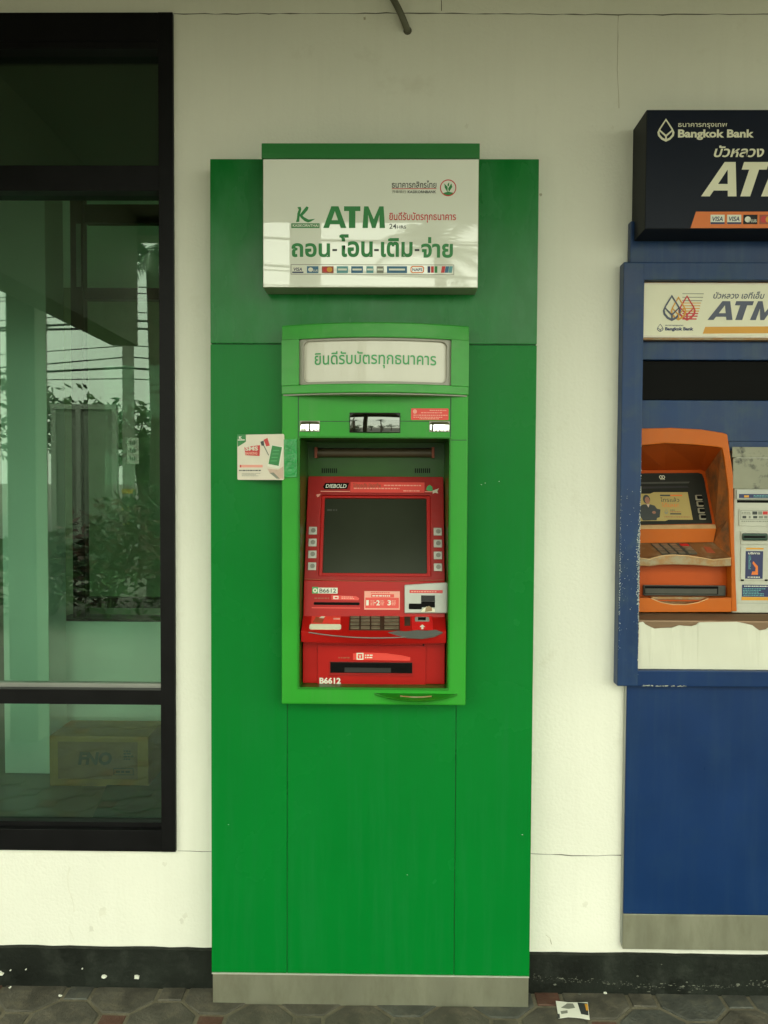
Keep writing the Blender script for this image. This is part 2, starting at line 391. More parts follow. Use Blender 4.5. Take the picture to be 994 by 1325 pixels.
mat('print_cream', (0.70, 0.68, 0.52), 0.4, var=0.04)
mat('brushed_steel', (0.40, 0.40, 0.30), 0.42, metal=0.8, var=0.06, nscale=5, stretch=(2.2, 1, 0.7), rvar=0.05, col2=(0.30, 0.30, 0.21), thr=(0.45, 0.85))
mat('steel_edge', (0.75, 0.75, 0.66), 0.3, metal=0.5, var=0.05)
mat('card_white', (0.66, 0.60, 0.50), 0.35, var=0.05, nscale=20)
mat('clear_tape', (0.010, 0.27, 0.055), 0.15, var=0.15, nscale=30, spec=0.5, bump=0.2, bscale=40)
mat('skin_print', (0.30, 0.13, 0.08), 0.5, var=0.1, nscale=60)
mat('skin_light', (0.55, 0.40, 0.32), 0.5, var=0.1, nscale=60)

mat('blue_paint', (0.0055, 0.028, 0.105), 0.33, var=0.10, nscale=5, spec=0.22, rvar=0.06, wave=0.04, streak=((0.02, 0.05, 0.11), 0.5, 0.7), col2=(0.010, 0.036, 0.105), thr=(0.5, 0.9))
mat('blue_paint_dusty', (0.007, 0.033, 0.112), 0.38, streak=((0.04, 0.08, 0.13), 0.5, 0.7), var=0.15, nscale=6, col2=(0.03, 0.06, 0.09), thr=(0.5, 0.85), rvar=0.08, spec=0.3)
mat('navy_sign', (0.005, 0.008, 0.018), 0.36, var=0.08, nscale=3, spec=0.16)
mat('navy_edge', (0.008, 0.0095, 0.013), 0.5, var=0.15, spec=0.15)
mat('orange_plastic', (0.50, 0.110, 0.006), 0.42, spec=0.25, var=0.10, nscale=8, col2=(0.46, 0.115, 0.015), thr=(0.45, 0.8))
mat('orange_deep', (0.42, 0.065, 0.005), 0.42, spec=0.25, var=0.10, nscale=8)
mat('orange_grubby', (0.40, 0.115, 0.02), 0.5, var=0.2, nscale=10, col2=(0.06, 0.05, 0.03), thr=(0.40, 0.72))
mat('deck_orange', (0.20, 0.085, 0.03), 0.5, var=0.2, nscale=12, col2=(0.28, 0.19, 0.11), thr=(0.5, 0.75), spec=0.3)
mat('ledge_worn', (0.30, 0.15, 0.045), 0.5, var=0.2, nscale=14, col2=(0.30, 0.25, 0.15), thr=(0.42, 0.62))
mat('edge_pale', (0.62, 0.40, 0.20), 0.5, var=0.15, nscale=30)
mat('bezel_dark', (0.016, 0.017, 0.013), 0.4, spec=0.2, var=0.12, nscale=12)
mat('screen_card', (0.42, 0.32, 0.12), 0.25, var=0.05, nscale=6)
mat('grey_plastic', (0.47, 0.47, 0.40), 0.45, var=0.06, nscale=12, col2=(0.36, 0.35, 0.27), thr=(0.5, 0.9))
mat('grey_grubby', (0.25, 0.25, 0.18), 0.55, var=0.15, nscale=9, col2=(0.035, 0.035, 0.03), thr=(0.54, 0.66))
mat('slot_grey', (0.06, 0.06, 0.05), 0.4, spec=0.3, var=0.12, nscale=20)
mat('dark_green_plastic', (0.006, 0.035, 0.020), 0.25, var=0.2)
mat('brown_steel', (0.20, 0.125, 0.075), 0.32, metal=0.5, var=0.15, nscale=6, stretch=(0.5, 1, 4))
mat('white_film', (0.62, 0.62, 0.52), 0.36, var=0.06, nscale=4, spec=0.6, bump=0.05, bscale=9)
mat('wear_pale', (0.55, 0.58, 0.52), 0.7, var=0.2, nscale=80)
mat('pipe_grey', (0.11, 0.11, 0.075), 0.55, var=0.15, nscale=30)
mat('cardboard', (0.40, 0.22, 0.085), 0.8, var=0.1, nscale=9)
mat('cardboard_print', (0.27, 0.15, 0.10), 0.8, var=0.15, nscale=14)
mat('box_ink', (0.04, 0.065, 0.07), 0.7, var=0.1)
mat('paper', (0.72, 0.72, 0.63), 0.7, var=0.04)
mat('bark', (0.09, 0.07, 0.05), 0.9, var=0.3, nscale=8, bump=0.5, bscale=25)
mat('leaf_mid', (0.055, 0.105, 0.025), 0.5, var=0.35, nscale=1.4)
mat('leaf_dark', (0.035, 0.070, 0.020), 0.5, var=0.35, nscale=1.4)
mat('leaf_red', (0.10, 0.04, 0.028), 0.5, var=0.35, nscale=1.4)
mat('palm_leaf', (0.05, 0.095, 0.03), 0.45, var=0.3, nscale=2)
mat('cable_black', (0.012, 0.012, 0.012), 0.6, var=0.1)
mat('pole_concrete', (0.30, 0.29, 0.25), 0.85, var=0.15, nscale=6)
mat('hazard_yellow', (0.60, 0.40, 0.03), 0.5, var=0.1)
mat('board_grey', (0.25, 0.27, 0.22), 0.5, var=0.06)
mat('board_frame', (0.40, 0.42, 0.36), 0.45, var=0.06)

# ------------------------------------------------------------------ ground, pavement
POR = 2.45                                # porch depth
gb = MB(); gb.add([(-300, -600, -0.012), (300, -600, -0.012), (300, 60, -0.012), (-300, 60, -0.012)], [(0, 1, 2, 3)])
ground = tag(gb.build('ground', 'concrete'), kind='structure')
rb = MB(); rb.add([(-200, -34, -0.006), (200, -34, -0.006), (200, -15, -0.006), (-200, -15, -0.006)], [(0, 1, 2, 3)])
road = tag(rb.build('road', 'asphalt'), kind='structure')
pb = MB().box(-4.5, 3.5, -POR - 0.2, 0.02, -0.10, 0.0)
pavement = tag(pb.build('pavement', 'mortar'), kind='structure')
S_, G_ = 0.080, 0.0115
PT = S_ * 1.7071
def tile_mesh(kind, seed):
    rnd = random.Random(seed)
    if kind == 'sq':
        h = S_ / 2 - G_ / 2; pts = [(-h, -h), (h, -h), (h, h), (-h, h)]
    else:
        a = S_ * 1.2071 - G_ / 2; b = S_ / 2 - G_ * 0.2
        pts = [(-b, -a), (b, -a), (a, -b), (a, b), (b, a), (-b, a), (-a, b), (-a, -b)]
    mb = MB(); k = 0.955
    lo = [Vector((x, y, -0.004)) for x, y in pts]; mi = [Vector((x, y, 0.0012 + rnd.uniform(-.0006, .0006))) for x, y in pts]
    hi = [Vector((x * k, y * k, 0.0030 + rnd.uniform(-.0006, .0006))) for x, y in pts]
    mb.loft(lo, mi, True, False); n = len(pts); mb.loft(mi, hi, False, True)
    return mb
protos = {}
for i, (kind, m) in enumerate([('oct', 'paver_grey'), ('oct', 'paver_grey'), ('oct', 'paver_dark'), ('sq', 'paver_red'), ('sq', 'paver_grey'), ('sq', 'paver_dark')]):
    o = tile_mesh(kind, i).build('paver', m); protos.setdefault(kind, []).append(o.data); bpy.data.objects.remove(o)
rest = MB(); XO, YO = 0.045, -0.035
restm = {}
rp = random.Random(5)
for i in range(-34, 27):
    for j in range(-31, 2):
        x = XO + i * PT; y = YO + j * PT
        kind = 'oct' if (i + j) % 2 == 0 else 'sq'
        if y > -0.02 or y < -POR - 0.05 or x < -4.35 or x > 3.35: continue
        if y > -0.86 and abs(x) < 1.42:
            me = rp.choices(protos[kind], [5, 3, 4] if kind == 'oct' else [5, 3, 2])[0]
            o = bpy.data.objects.new('paver', me); COL.objects.link(o); o.parent = pavement
            o.location = (x, y, rp.uniform(-0.0012, 0.0012)); o.rotation_euler = (rp.uniform(-.006, .006), rp.uniform(-.006, .006), rp.choice((0, 1, 2, 3)) * math.pi / 2 + rp.uniform(-.012, .012))
        else:
            mk = rp.choices(['paver_grey', 'paver_dark'], [6, 3])[0] if kind == 'oct' else rp.choices(['paver_red', 'paver_grey', 'paver_dark'], [5, 3, 2])[0]
            t = tile_mesh(kind, rp.random()); restm.setdefault(mk, MB()).add([v + Vector((x, y, 0)) for v in t.v], t.f)
for mk, b in restm.items():
    tag(b.build('far_pavers', mk, pavement), kind='stuff')

# ------------------------------------------------------------------ the bank building
bank = thing('bank_building', (-0.9, 0.08, 0), 'cream painted bank front under a deep porch with black framed windows', 'building')
W0 = vplane(0.0)
wx1, wz1 = W0.hit(222, 20)[0], W0.hit(222, 19)[1]
wx1 = (W0.hit(222, 20)[0] + W0.hit(230.5, 1098)[0]) / 2
wz0 = W0.hit(228, 1100)[1]
wx0 = -2.75
SOF = 3.03
ka = vplane(-0.12).ext(388, 567, 580, 890)           # opening of the green machine
FBY = -0.045; FB = vplane(FBY)                      # front face of the blue machine's frame
bx0 = (FB.hit(808, 340)[0] + FB.hit(798.5, 886)[0]) / 2; bz1 = FB.hit(820, 338.5)[1]; bz0 = FB.hit(850, 888.5)[1]
ix0 = (FB.hit(834.5, 400)[0] + FB.hit(826, 830)[0]) / 2; iz1 = FB.hit(900, 362)[1]; iz0 = FB.hit(900, 868)[1]
BW = 0.95; bx1 = bx0 + BW; ix1 = bx1 - (ix0 - bx0)
ba = (ix0 - .054, ix1 + .004, iz0 - .004, iz1 + .004)   # hole behind the blue machine
xs = sorted([-4.4, wx0, wx1, ka[0] - 0.02, ka[1] + 0.02, ba[0] + 0.05, ba[1], 3.4])
zs = sorted([0.0, wz0, wz1, ka[2] - 0.02, ka[3] + 0.03, ba[2], ba[3], SOF + 0.05])
def hole(x, z):
    return (wx0 < x < wx1 and wz0 < z < wz1) or (ka[0] - .02 < x < ka[1] + .02 and ka[2] - .02 < z < ka[3] + .03) or (ba[0] + .05 < x < ba[1] and ba[2] < z < ba[3])
wb = MB()
idx = {}
def wv(x, y, z):
    k = (round(x, 5), y, round(z, 5))
    if k not in idx: idx[k] = len(wb.v); wb.v.append(Vector((x, y, z)))
    return idx[k]
WT = 0.16
cells = {(a, b) for a in range(len(xs) - 1) for b in range(len(zs) - 1) if not hole((xs[a] + xs[a+1]) / 2, (zs[b] + zs[b+1]) / 2)}
for a, b in cells:
    x0, x1, z0, z1 = xs[a], xs[a+1], zs[b], zs[b+1]
    wb.f.append((wv(x0, 0, z0), wv(x1, 0, z0), wv(x1, 0, z1), wv(x0, 0, z1)))
    wb.f.append((wv(x0, WT, z1), wv(x1, WT, z1), wv(x1, WT, z0), wv(x0, WT, z0)))
    for (da, db, p, q) in ((-1, 0, (x0, z0), (x0, z1)), (1, 0, (x1, z1), (x1, z0)), (0, -1, (x1, z0), (x0, z0)), (0, 1, (x0, z1), (x1, z1))):
        if (a + da, b + db) not in cells:
            wb.f.append((wv(p[0], 0, p[1]), wv(q[0], 0, q[1]), wv(q[0], WT, q[1]), wv(p[0], WT, p[1])))
wall = wb.build('wall', 'wall_paint', bank)
# thin open joints and hairline cracks in the render
def crack(pts, w, m='groove_dark', name='crack', parent=wall, seed=0, jit=1.0):
    rnd = random.Random(seed); P = W0; q = [P.hit(*p) for p in pts]; L = []
    for a, b in zip(q, q[1:]):
        n = max(2, int(math.hypot(b[0]-a[0], b[1]-a[1]) / 0.03))
        L += [(a[0] + (b[0]-a[0]) * i / n, a[1] + (b[1]-a[1]) * i / n) for i in range(n)]
    L.append(q[-1]); mb = MB(); A, B = [], []
    for i, (u, v) in enumerate(L):
        ww = w * rnd.uniform(0.35, 1.2) * 0.5; o = rnd.uniform(-1, 1) * w * 0.5 * jit
        d = (L[min(i+1, len(L)-1)][0] - L[max(i-1, 0)][0], L[min(i+1, len(L)-1)][1] - L[max(i-1, 0)][1]); l = math.hypot(*d) or 1
        nx, ny = -d[1] / l, d[0] / l
        A.append(P.pt(u + nx * (o - ww), v + ny * (o - ww), 0.0006)); B.append(P.pt(u + nx * (o + ww), v + ny * (o + ww), 0.0006))
    n = len(A); mb.add(A + B, [(i, i + 1, n + i + 1, n + i) for i in range(n - 1)])
    return mb.build(name, m, parent)
crack([(224, 18), (500, 17), (800, 19), (1060, 18)], 0.0028, seed=1)
crack([(800, 19), (799, 90), (801, 140)], 0.0016, m='stain_brown', seed=2)
crack([(230, 1101), (278, 1102)], 0.0022, seed=3)
crack([(684, 1104), (740, 1107), (806, 1107)], 0.0026, seed=4)
crack([(571, 0), (571, 14)], 0.002, seed=5)
crack([(89, 1122), (88, 1150), (93, 1165), (96, 1180)], 0.0052, m='stain_faint', seed=6, jit=1.6)
crack([(90, 1198), (93, 1208), (96, 1216)], 0.0045, m='stain_faint', seed=7, jit=1.5)
crack([(706, 1210), (712, 1214), (714, 1222)], 0.002, m='stain_brown', seed=8)
for k, (cx, cy, r) in enumerate([(162, 1081, 2.2), (133, 1180, 6), (213, 1118, 3), (118, 1202, 4), (240, 1184, 4), (235, 1192, 3), (757, 1170, 4), (472, 24, 2.2), (604, 163, 3), (793, 165, 2.5), (700, 252, 2)]):
    rnd = random.Random(k); c = W0.hit(cx, cy)
    pts = []
    for i in range(11):
        a = 2 * math.pi * i / 11; q = r * 0.0022 * rnd.uniform(0.5, 1.2); pts.append((c[0] + q * math.cos(a), c[1] + q * math.sin(a) * 1.3))
    mb = MB(); mb.add([W0.pt(u, v, 0.0005) for u, v in pts], [tuple(range(11))]); mb.build('stain', 'stain_faint' if r > 2.3 else 'stain_brown', wall)

# skirting band painted black, its top a little uneven, with flaked paint
Sk = vplane(-0.014)
skz = (Sk.hit(140, 1227)[1] + Sk.hit(840, 1238)[1]) / 2
panL = vplane(-0.08).hit(276, 1200)[0]; panR = vplane(-0.08).hit(686.5, 1200)[0]
for xa, xb, sd_ in ((-4.4, panL + 0.004, 3), (panR - 0.004, 3.4, 4)):
    rnd = random.Random(sd_); n = int((xb - xa) / 0.05) + 1; mb = MB(); top = [skz + rnd.uniform(-.0016, .0016) for _ in range(n + 1)]
    X = [xa + (xb - xa) * i / n for i in range(n + 1)]
    A = [Vector((x, -0.014, -0.02)) for x in X]; B = [Vector((x, -0.014, t)) for x, t in zip(X, top)]; C = [Vector((x, 0.004, t + .001)) for x, t in zip(X, top)]
    N = n + 1
    mb.add(A + B + C, [(i, i + 1, N + i + 1, N + i) for i in range(n)] + [(N + i, N + i + 1, 2*N + i + 1, 2*N + i) for i in range(n)])
    sk = mb.build('skirting', 'skirting_paint', bank)
    def flake(P, cx, cy, r, m, nm, sd2, flat=0.6, h=0.0012):
        rn = random.Random(sd2); c = P.hit(cx, cy); pts = [(c[0] + r * rn.uniform(.55, 1.1) * math.cos(2*math.pi*i/8), c[1] + flat * r * rn.uniform(.55, 1.1) * math.sin(2*math.pi*i/8)) for i in range(8)]
        return slab(P, pts, -0.001, h, nm, m, sk)
    if sd_ == 3:
        for k, (cx, cy, r) in enumerate([(135, 1263, .0085), (177.5, 1264, .0105), (1, 1259, .010), (14, 1255, .003), (107, 1253, .0025), (34, 1254, .0025)]):
            flake(Sk, cx, cy, r, 'white_chip', 'paint_chip', k, 0.75, 0.004)
    else:
        mb = MB(); rn = random.Random(9)
        for k in range(340):
            t = rn.random(); cx = 690 + t * 420; cy = 1268 + 6 * math.sin(t * 5 - 0.6) + rn.gauss(0, 2.2) + (3 if t > .3 else 0)
            c = Sk.hit(cx, cy); r = rn.uniform(.0006, .0036) * (1.3 if rn.random() < .12 else .7)
            mb.add([Sk.pt(c[0] + r * rn.uniform(.5, 2.0) * math.cos(2*math.pi*i/6), c[1] + .5 * r * rn.uniform(.5, 1.1) * math.sin(2*math.pi*i/6), 0.0008) for i in range(6)], [tuple(range(6))])
        tag(mb.build('flaked_paint', 'chip_grey', sk), kind='stuff')
        for k, (cx, cy, r) in enumerate([(955, 1274, .006), (889, 1271, .004), (718, 1274, .0045), (856, 1248, .0025), (825, 1263, .004)]):
            flake(Sk, cx, cy, r, 'chip_grey', 'paint_chip', 20 + k)

# porch: soffit, fascia, cross beam, columns (seen in the glass and on the glossy signs)
MB().box(-10, 9, -POR, 0.02, SOF, SOF + 0.22).build('porch_roof', 'soffit_paint', bank)
MB().box(-10, 9, -POR - 0.03, -POR + 0.12, SOF - 0.10, SOF - 0.003).build('porch_fascia', 'soffit_paint', bank)
MB().box(-1.65, -1.50, -POR + 0.13, 0.0, 2.29, SOF - 0.003).build('porch_beam', 'soffit_paint', bank)
for x, w in ((-2.115, 0.165), (-0.47, 0.15), (2.6, 0.15)):
    MB().box(x - w/2, x + w/2, -POR + 0.13, -POR + 0.13 + w, -0.01, SOF - 0.003).build('porch_column', 'soffit_paint', bank, 0.006)

MB().box(-6.2, 5.2, 0.03, 6.5, SOF + 0.13, SOF + 0.35).build('sun_block_roof', 'soffit_paint', bank)  # unseen roof slab added to keep sun out of the side glazing
# window: black frame members, each a piece; tinted panes
FD0, FD1 = -0.012, 0.075
def zrow(y0, y1, yy=FD0, px=110):
    a = vplane(yy); return a.hit(px, y1)[1], a.hit(px, y0)[1]
zT0, zT1 = zrow(20, 64)          # head
zM0, zM1 = zrow(213, 246)        # upper transom
zL0, zL1 = zrow(893, 912)        # lower transom
zB0, zB1 = zrow(1074, 1099)      # bottom member
Fp = vplane(FD0)
jr1 = wx1 + 0.001; jr0 = jr1 - 0.042
jl0 = wx0
MBx = lambda *a: MB().box(*a)
window = MBx(jr0, jr1, FD0, FD1, wz0 - 0.001, wz1 + 0.001).build('window', 'black_aluminium', bank, 0.0015)
tag(window, 'black aluminium window with a dark top light and two green tinted panes')
MBx(jl0, jl0 + 0.045, FD0, FD1, wz0, wz1).build('jamb', 'black_aluminium', window, 0.0015)
MBx(-1.83, -1.77, FD0 + .002, FD1, wz0 + 0.03, wz1 - 0.05).build('mullion', 'black_aluminium', window, 0.0015)
for nm, z0, z1, d in (('head', max(zT0, wz1 - 0.1), wz1 + 0.001, 0.0), ('transom', zM0, zM1, 0.003), ('transom', zL0, zL1, 0.003), ('bottom_rail', wz0 - 0.001, zB1, 0.0)):
    MBx(jl0 + 0.045, jr0, FD0 + d + 0.001, FD1, z0, z1).build(nm, 'black_aluminium', window, 0.0015)
za, zb = zrow(49, 53); MBx(jl0 + .046, jr0 - .001, FD0 - .002, FD0 + .004, za, za + 0.004).build('head_bead', 'black_aluminium', window)
za, zb = zrow(885, 893, 0.03); MBx(jl0 + .046, jr0 - .001, 0.02, 0.045, zL1, zL1 + 0.012).build('glazing_bead', 'silver_trim', window)
za, zb = zrow(1066, 1074, 0.02); MBx(jl0 + .046, jr0 - .001, 0.012, 0.045, zB1, zB1 + 0.014).build('glazing_bead', 'black_aluminium', window)
for nm, z0, z1 in (('pane', zM1, wz1 - 0.09), ('pane', zL1 + .012, zM0), ('pane', zB1 + .014, zL0)):
    for xa, xb in ((-1.77, jr0), (jl0 + .045, -1.83)):
        MBx(xa - .003, xb + .003, 0.030, 0.036, z0 - .003, z1 + .003).build(nm, 'green_glass', window)
MBx(jl0 + .03, jr0 + .01, 0.085, 0.10, zM0 + .03, wz1 - .02).build('blind', 'dark_blind', window)

# the room behind the glass
IF = 0.14
MBx(-3.4, 0.0, WT, 4.2, IF - 0.08, IF).build('room_floor', 'interior_floor', bank)
MBx(-3.4, 0.0, WT, 4.2, 3.06, 3.12).build('room_ceiling', 'interior_white', bank)
MBx(-3.45, -3.4, WT, 1.66, IF - .08, 3.1).build('room_wall', 'interior_white', bank)
MBx(-3.45, -3.4, 1.66, 4.2, IF - .08, 0.75).build('room_wall', 'interior_white', bank)
MBx(-3.43, -3.424, 1.66, 4.2, 0.75, 3.06).build('side_pane', 'green_glass', bank)   # unseen side glazing added to let daylight into the room
MBx(0.0, 0.05, WT, 4.2, IF - .08, 3.1).build('room_wall', 'interior_back', bank)
MBx(-3.45, 0.05, 4.2, 4.25, IF - .08, 3.1).build('room_wall', 'interior_back', bank)
cy0 = 1.34
c0, c1 = vplane(cy0).hit(3, 700)[0], vplane(cy0).hit(62, 700)[0]
MBx(c0, c1, cy0, cy0 + 0.20, IF, 3.06).build('room_column', 'interior_white', bank, 0.004)
BP = vplane(1.66)
l0 = BP.hit(79, 850)[0]; lz = BP.hit(140, 804)[1]
MBx(l0, -0.06, 1.66, 1.80, IF, lz).build('room_low_wall', 'interior_white', bank, 0.004)
MBx(l0 - 0.005, -0.06, 1.655, 1.80, lz, lz + 0.012).build('room_sill', 'black_aluminium', bank)
iw = MBx(BP.hit(91, 600)[0], BP.hit(107, 600)[0], 1.68, 1.74, lz + .012, 2.92).build('inner_window', 'black_aluminium', bank, .002)
u0, u1, v0, v1 = BP.ext(107, 775, 300, 788); MBx(u0, -0.06, 1.685, 1.735, v0, v1).build('transom', 'black_aluminium', iw)
u0, u1, v0, v1 = BP.ext(107, 371, 300, 386); MBx(u0, -0.06, 1.685, 1.735, v0, v1).build('transom', 'black_aluminium', iw)
u0, u1, v0, v1 = BP.ext(107, 262, 300, 286); MBx(u0, -0.06, 1.685, 1.735, v0, v1).build('transom', 'black_aluminium', iw)
u0, u1, v0, v1 = BP.ext(97, 288, 103, 370); MBx(u0, u1, 1.675, 1.679, v0, v1).build('trim_strip', 'silver_trim', iw)
MBx(BP.hit(107, 600)[0] - .002, -0.06, 1.705, 1.711, lz + .012, 2.92).build('pane', 'inner_glass', iw)
q = [hitZ(150, 990, IF), hitZ(260, 990, IF), hitZ(260, 1060, IF), hitZ(120, 1060, IF)]
mb = MB(); A = [Vector((p.x, p.y, IF + .001)) for p in q]; mb.loft(A, [a + Vector((0, 0, .006)) for a in A])
fm = mb.build('floor_mat', 'floor_mat', None, loc=(-0.9, 0.4, IF)); tag(fm, 'dark green mat on the floor behind the tinted window', 'mat')

# cardboard box on the floor inside
by = 1.19
Bx = vplane(by); u0, u1, v0, v1 = Bx.ext(64, 954, 192, 1012); v0 = IF + .001
box = thing('cardboard_box', ((u0 + u1) / 2, by + .11, IF), 'taped cardboard carton with dark capital letters on the floor behind the window', 'box')
body = MBx(u0, u1, by, by + 0.24, v0, v1).build('carton', 'cardboard', box, 0.003)
um = (u0 + u1) / 2
for s, nm in ((0, 'flap'), (1, 'flap')):
    y0 = by + 0.002 + s * 0.119; MBx(u0 + .001, u1 - .001, y0, y0 + .117, v1 + .0002, v1 + .004).build(nm, 'cardboard', box)
rect(Bx, (75, 960, 178, 1008), 0.0004, 0.001, 'printed_panel', 'cardboard_print', box)
text('FNO', Bx, (101, 973, 145, 990), 'box_ink', box, h=0.0016, bold=0.05, shear=0.15)
frame(Bx, (147, 994, 173, 1003), (148, 995, 172, 1002), .001, .0016, 'printed_frame', 'box_ink', box)
fine_print(Bx, (150, 996, 170, 1001), 1, 'box_ink', box, h=.0016, seed=3)
fine_print(Bx, (160, 970, 173, 984), 4, 'box_ink', box, h=.0016, seed=4, fill=.8)
# ------------------------------------------------------------------ green cash machine
def subdiv(uv, d):
    out = []
    for i, a in enumerate(uv):
        b = uv[(i + 1) % len(uv)]; n = max(1, int(math.hypot(b[0]-a[0], b[1]-a[1]) / d))
        out += [(a[0] + (b[0]-a[0]) * k / n, a[1] + (b[1]-a[1]) * k / n) for k in range(n)]
    return out
def frame_uv(P, eo, ei, h0, h1, name, m, parent, bevel=0.0, ro=1e-4, ri=1e-4, d=None):
    n = 5; a, b = rr(*eo, ro, n), rr(*ei, ri, n)
    if ro <= 1e-4 and ri <= 1e-4 and not d: a, b = rr(*eo), rr(*ei)
    if d:
        A, B = [], []
        for i in range(len(a)):
            j = (i + 1) % len(a); k = max(1, int(max(math.hypot(a[j][0]-a[i][0], a[j][1]-a[i][1]), math.hypot(b[j][0]-b[i][0], b[j][1]-b[i][1])) / d))
            for t in range(k):
                A.append((a[i][0] + (a[j][0]-a[i][0])*t/k, a[i][1] + (a[j][1]-a[i][1])*t/k)); B.append((b[i][0] + (b[j][0]-b[i][0])*t/k, b[i][1] + (b[j][1]-b[i][1])*t/k))
        a, b = A, B
    return MB().ring([P.pt(*q, h0) for q in a], [P.pt(*q, h0) for q in b], [P.pt(*q, h1) for q in a], [P.pt(*q, h1) for q in b]).build(name, m, parent, bevel)
def bentblock(P, u0, u1, v0, v1, yback, h, name, m, parent, bevel=0.0, n=18, lean=0.0):
    """solid with a flat back at world y = yback and a front that follows the bulge of P"""
    plan = [(u0 + (u1 - u0) * i / n) for i in range(n + 1)]
    def loop(v, dh):
        fr = [P.pt(u, v, h + dh) for u in plan]
        return fr + [Vector((fr[-1].x, yback, fr[-1].z)), Vector((fr[0].x, yback, fr[0].z))]
    return MB().loft(loop(v0, 0), loop(v1, lean)).build(name, m, parent, bevel, angle=50)

PY = -0.08
PA = vplane(PY)
kx0 = (PA.hit(269, 205)[0] + PA.hit(276.5, 1258)[0]) / 2; kx1 = (PA.hit(696.5, 205)[0] + PA.hit(686.5, 1262)[0]) / 2
kz1 = (PA.hit(269, 205)[1] + PA.hit(696, 206)[1]) / 2
kj = (PA.hit(272, 445)[1] + PA.hit(690, 446)[1]) / 2
kb = (PA.hit(278, 1258.5)[1] + PA.hit(686, 1263.5)[1]) / 2
atm = thing('cash_machine', ((kx0 + kx1) / 2, -0.04, 0), 'tall green cash machine with a red terminal set into the cream wall', 'cash machine')
FY = -0.13; F = vplane(FY)
oi = F.ext(388, 567.5, 580, 890)                      # terminal opening
oo = F.ext(364.5, 511, 604.5, 912)
MB().ring([(x, -0.001, z) for x, z in rr(kx0 + .003, kx1 - .003, 0.01, kz1 - .003)], [(x, -0.001, z) for x, z in rr(*oi)],
          [(x, PY + .004, z) for x, z in rr(kx0 + .003, kx1 - .003, 0.01, kz1 - .003)], [(x, PY + .004, z) for x, z in rr(*oi)]).build('carcass', 'green_edge', atm)
sx0 = PA.hit(372, 1000)[0]; sx1 = PA.hit(589.5, 1000)[0]
g = 0.0012
MBx(kx0, kx1, PY, -0.0005, kj + g, kz1).build('upper_panel', 'panel_green_dust_haze', atm, 0.0025)
MBx(kx0, sx0 - g, PY, -0.0005, kb, kj - g).build('side_panel', 'panel_green', atm, 0.002)
MBx(sx1 + g, kx1, PY, -0.0005, kb, kj - g).build('side_panel', 'panel_green', atm, 0.002)
MBx(sx0, sx1, PY + .0005, -0.0005, kb, oo[2] + .02).build('lower_panel', 'panel_green', atm, 0.002)
MBx(kx0 + .001, kx1 - .001, PY - .002, -0.03, kb - .0035, kb - .0003).build('edge_strip', 'steel_edge', atm)
MBx(kx0 + .003, kx1 - .002, PY + .001, -0.02, 0.0, kb - .004).build('kick_plate', 'brushed_steel', atm, 0.001)
for k, (cx, cy) in enumerate([(623, 627), (628, 625), (676, 1080), (527, 1132), (296, 1067), (646, 623)]):
    c = PA.hit(cx, cy); r = .0012; rn = random.Random(k)
    mb = MB(); mb.add([PA.pt(c[0] + r*rn.uniform(.6, 2)*math.cos(i*1.05), c[1] + r*rn.uniform(.5, 1.2)*math.sin(i*1.05), .0004) for i in range(6)], [tuple(range(6))]); mb.build('scratch', 'wear_pale', atm)

# fascia frame round the opening
frm = frame_uv(F, oo, oi, -0.05, 0.0, 'fascia_frame', 'frame_green', atm, 0.004)
def gro(P, px, m, parent, h=0.0004, name='joint_line'): return rect(P, px, -0.0005, h, name, m, parent)
gro(F, (385.5, 513, 386.8, 567), 'green_edge', frm); gro(F, (582.6, 513, 583.9, 567), 'green_edge', frm)
gro(F, (387, 544.6, 453, 545.6), 'green_edge', frm); gro(F, (517, 544.6, 582.5, 545.6), 'green_edge', frm)
gro(F, (364.8, 569, 387, 570), 'green_edge', frm); gro(F, (581, 569, 604, 570), 'green_edge', frm)
frame_uv(F, F.ext(385.5, 565, 582.5, 892.5), F.ext(387.3, 567, 580.7, 890.6), -0.004, 0.0025, 'opening_lip', 'recess_green', frm, 0.001)
# bulged header with its lit lens
hu0, hu1 = oo[0], oo[1]; hc = (hu0 + hu1) / 2; hw = (hu1 - hu0) / 2
H = vplane(-0.134, bend=lambda u: 0.055 * (1 - min(1, abs((u - hc) / hw)) ** 2))
def hv(y): return (H.hit(366, y)[1] + H.hit(603, y + .3)[1]) / 2
hz0, hz1, lz0, lz1 = hv(510.5), hv(421), hv(499), hv(440.5)
lu0, lu1 = H.hit(387, 470)[0], H.hit(584, 470)[0]
hd = bentblock(H, hu0, hu1, lz1, hz1, PY, 0.0, 'header', 'frame_green_dusty', atm, 0.004, lean=-.004)
bentblock(H, hu0, hu1, hz0, lz0, PY, 0.0, 'header_rail', 'frame_green_dusty', hd, 0.003)
bentblock(H, hu0, lu0, lz0, lz1, PY, 0.0, 'header_stile', 'frame_green_dusty', hd, n=4)
bentblock(H, lu1, hu1, lz0, lz1, PY, 0.0, 'header_stile', 'frame_green_dusty', hd, n=4)
bentblock(H, hu0 + .004, hu1 - .004, hz0 - .0035, hz0 - .0005, PY, -0.006, 'lit_underside_strip', 'lens_rim', hd)  # beige strip paints the light on the header's underside
ln = bentblock(H, lu0, lu1, lz0, lz1, PY, -0.016, 'header_lens', 'lens_white', atm)
frame_uv(H, (lu0 - .001, lu1 + .001, lz0 - .001, lz1 + .001), (lu0 + .012, lu1 - .012, lz0 + .007, lz1 - .006), -0.02, -0.008, 'lens_rim', 'lens_rim', hd, 0.0015, ro=.008, ri=.014, d=.03)
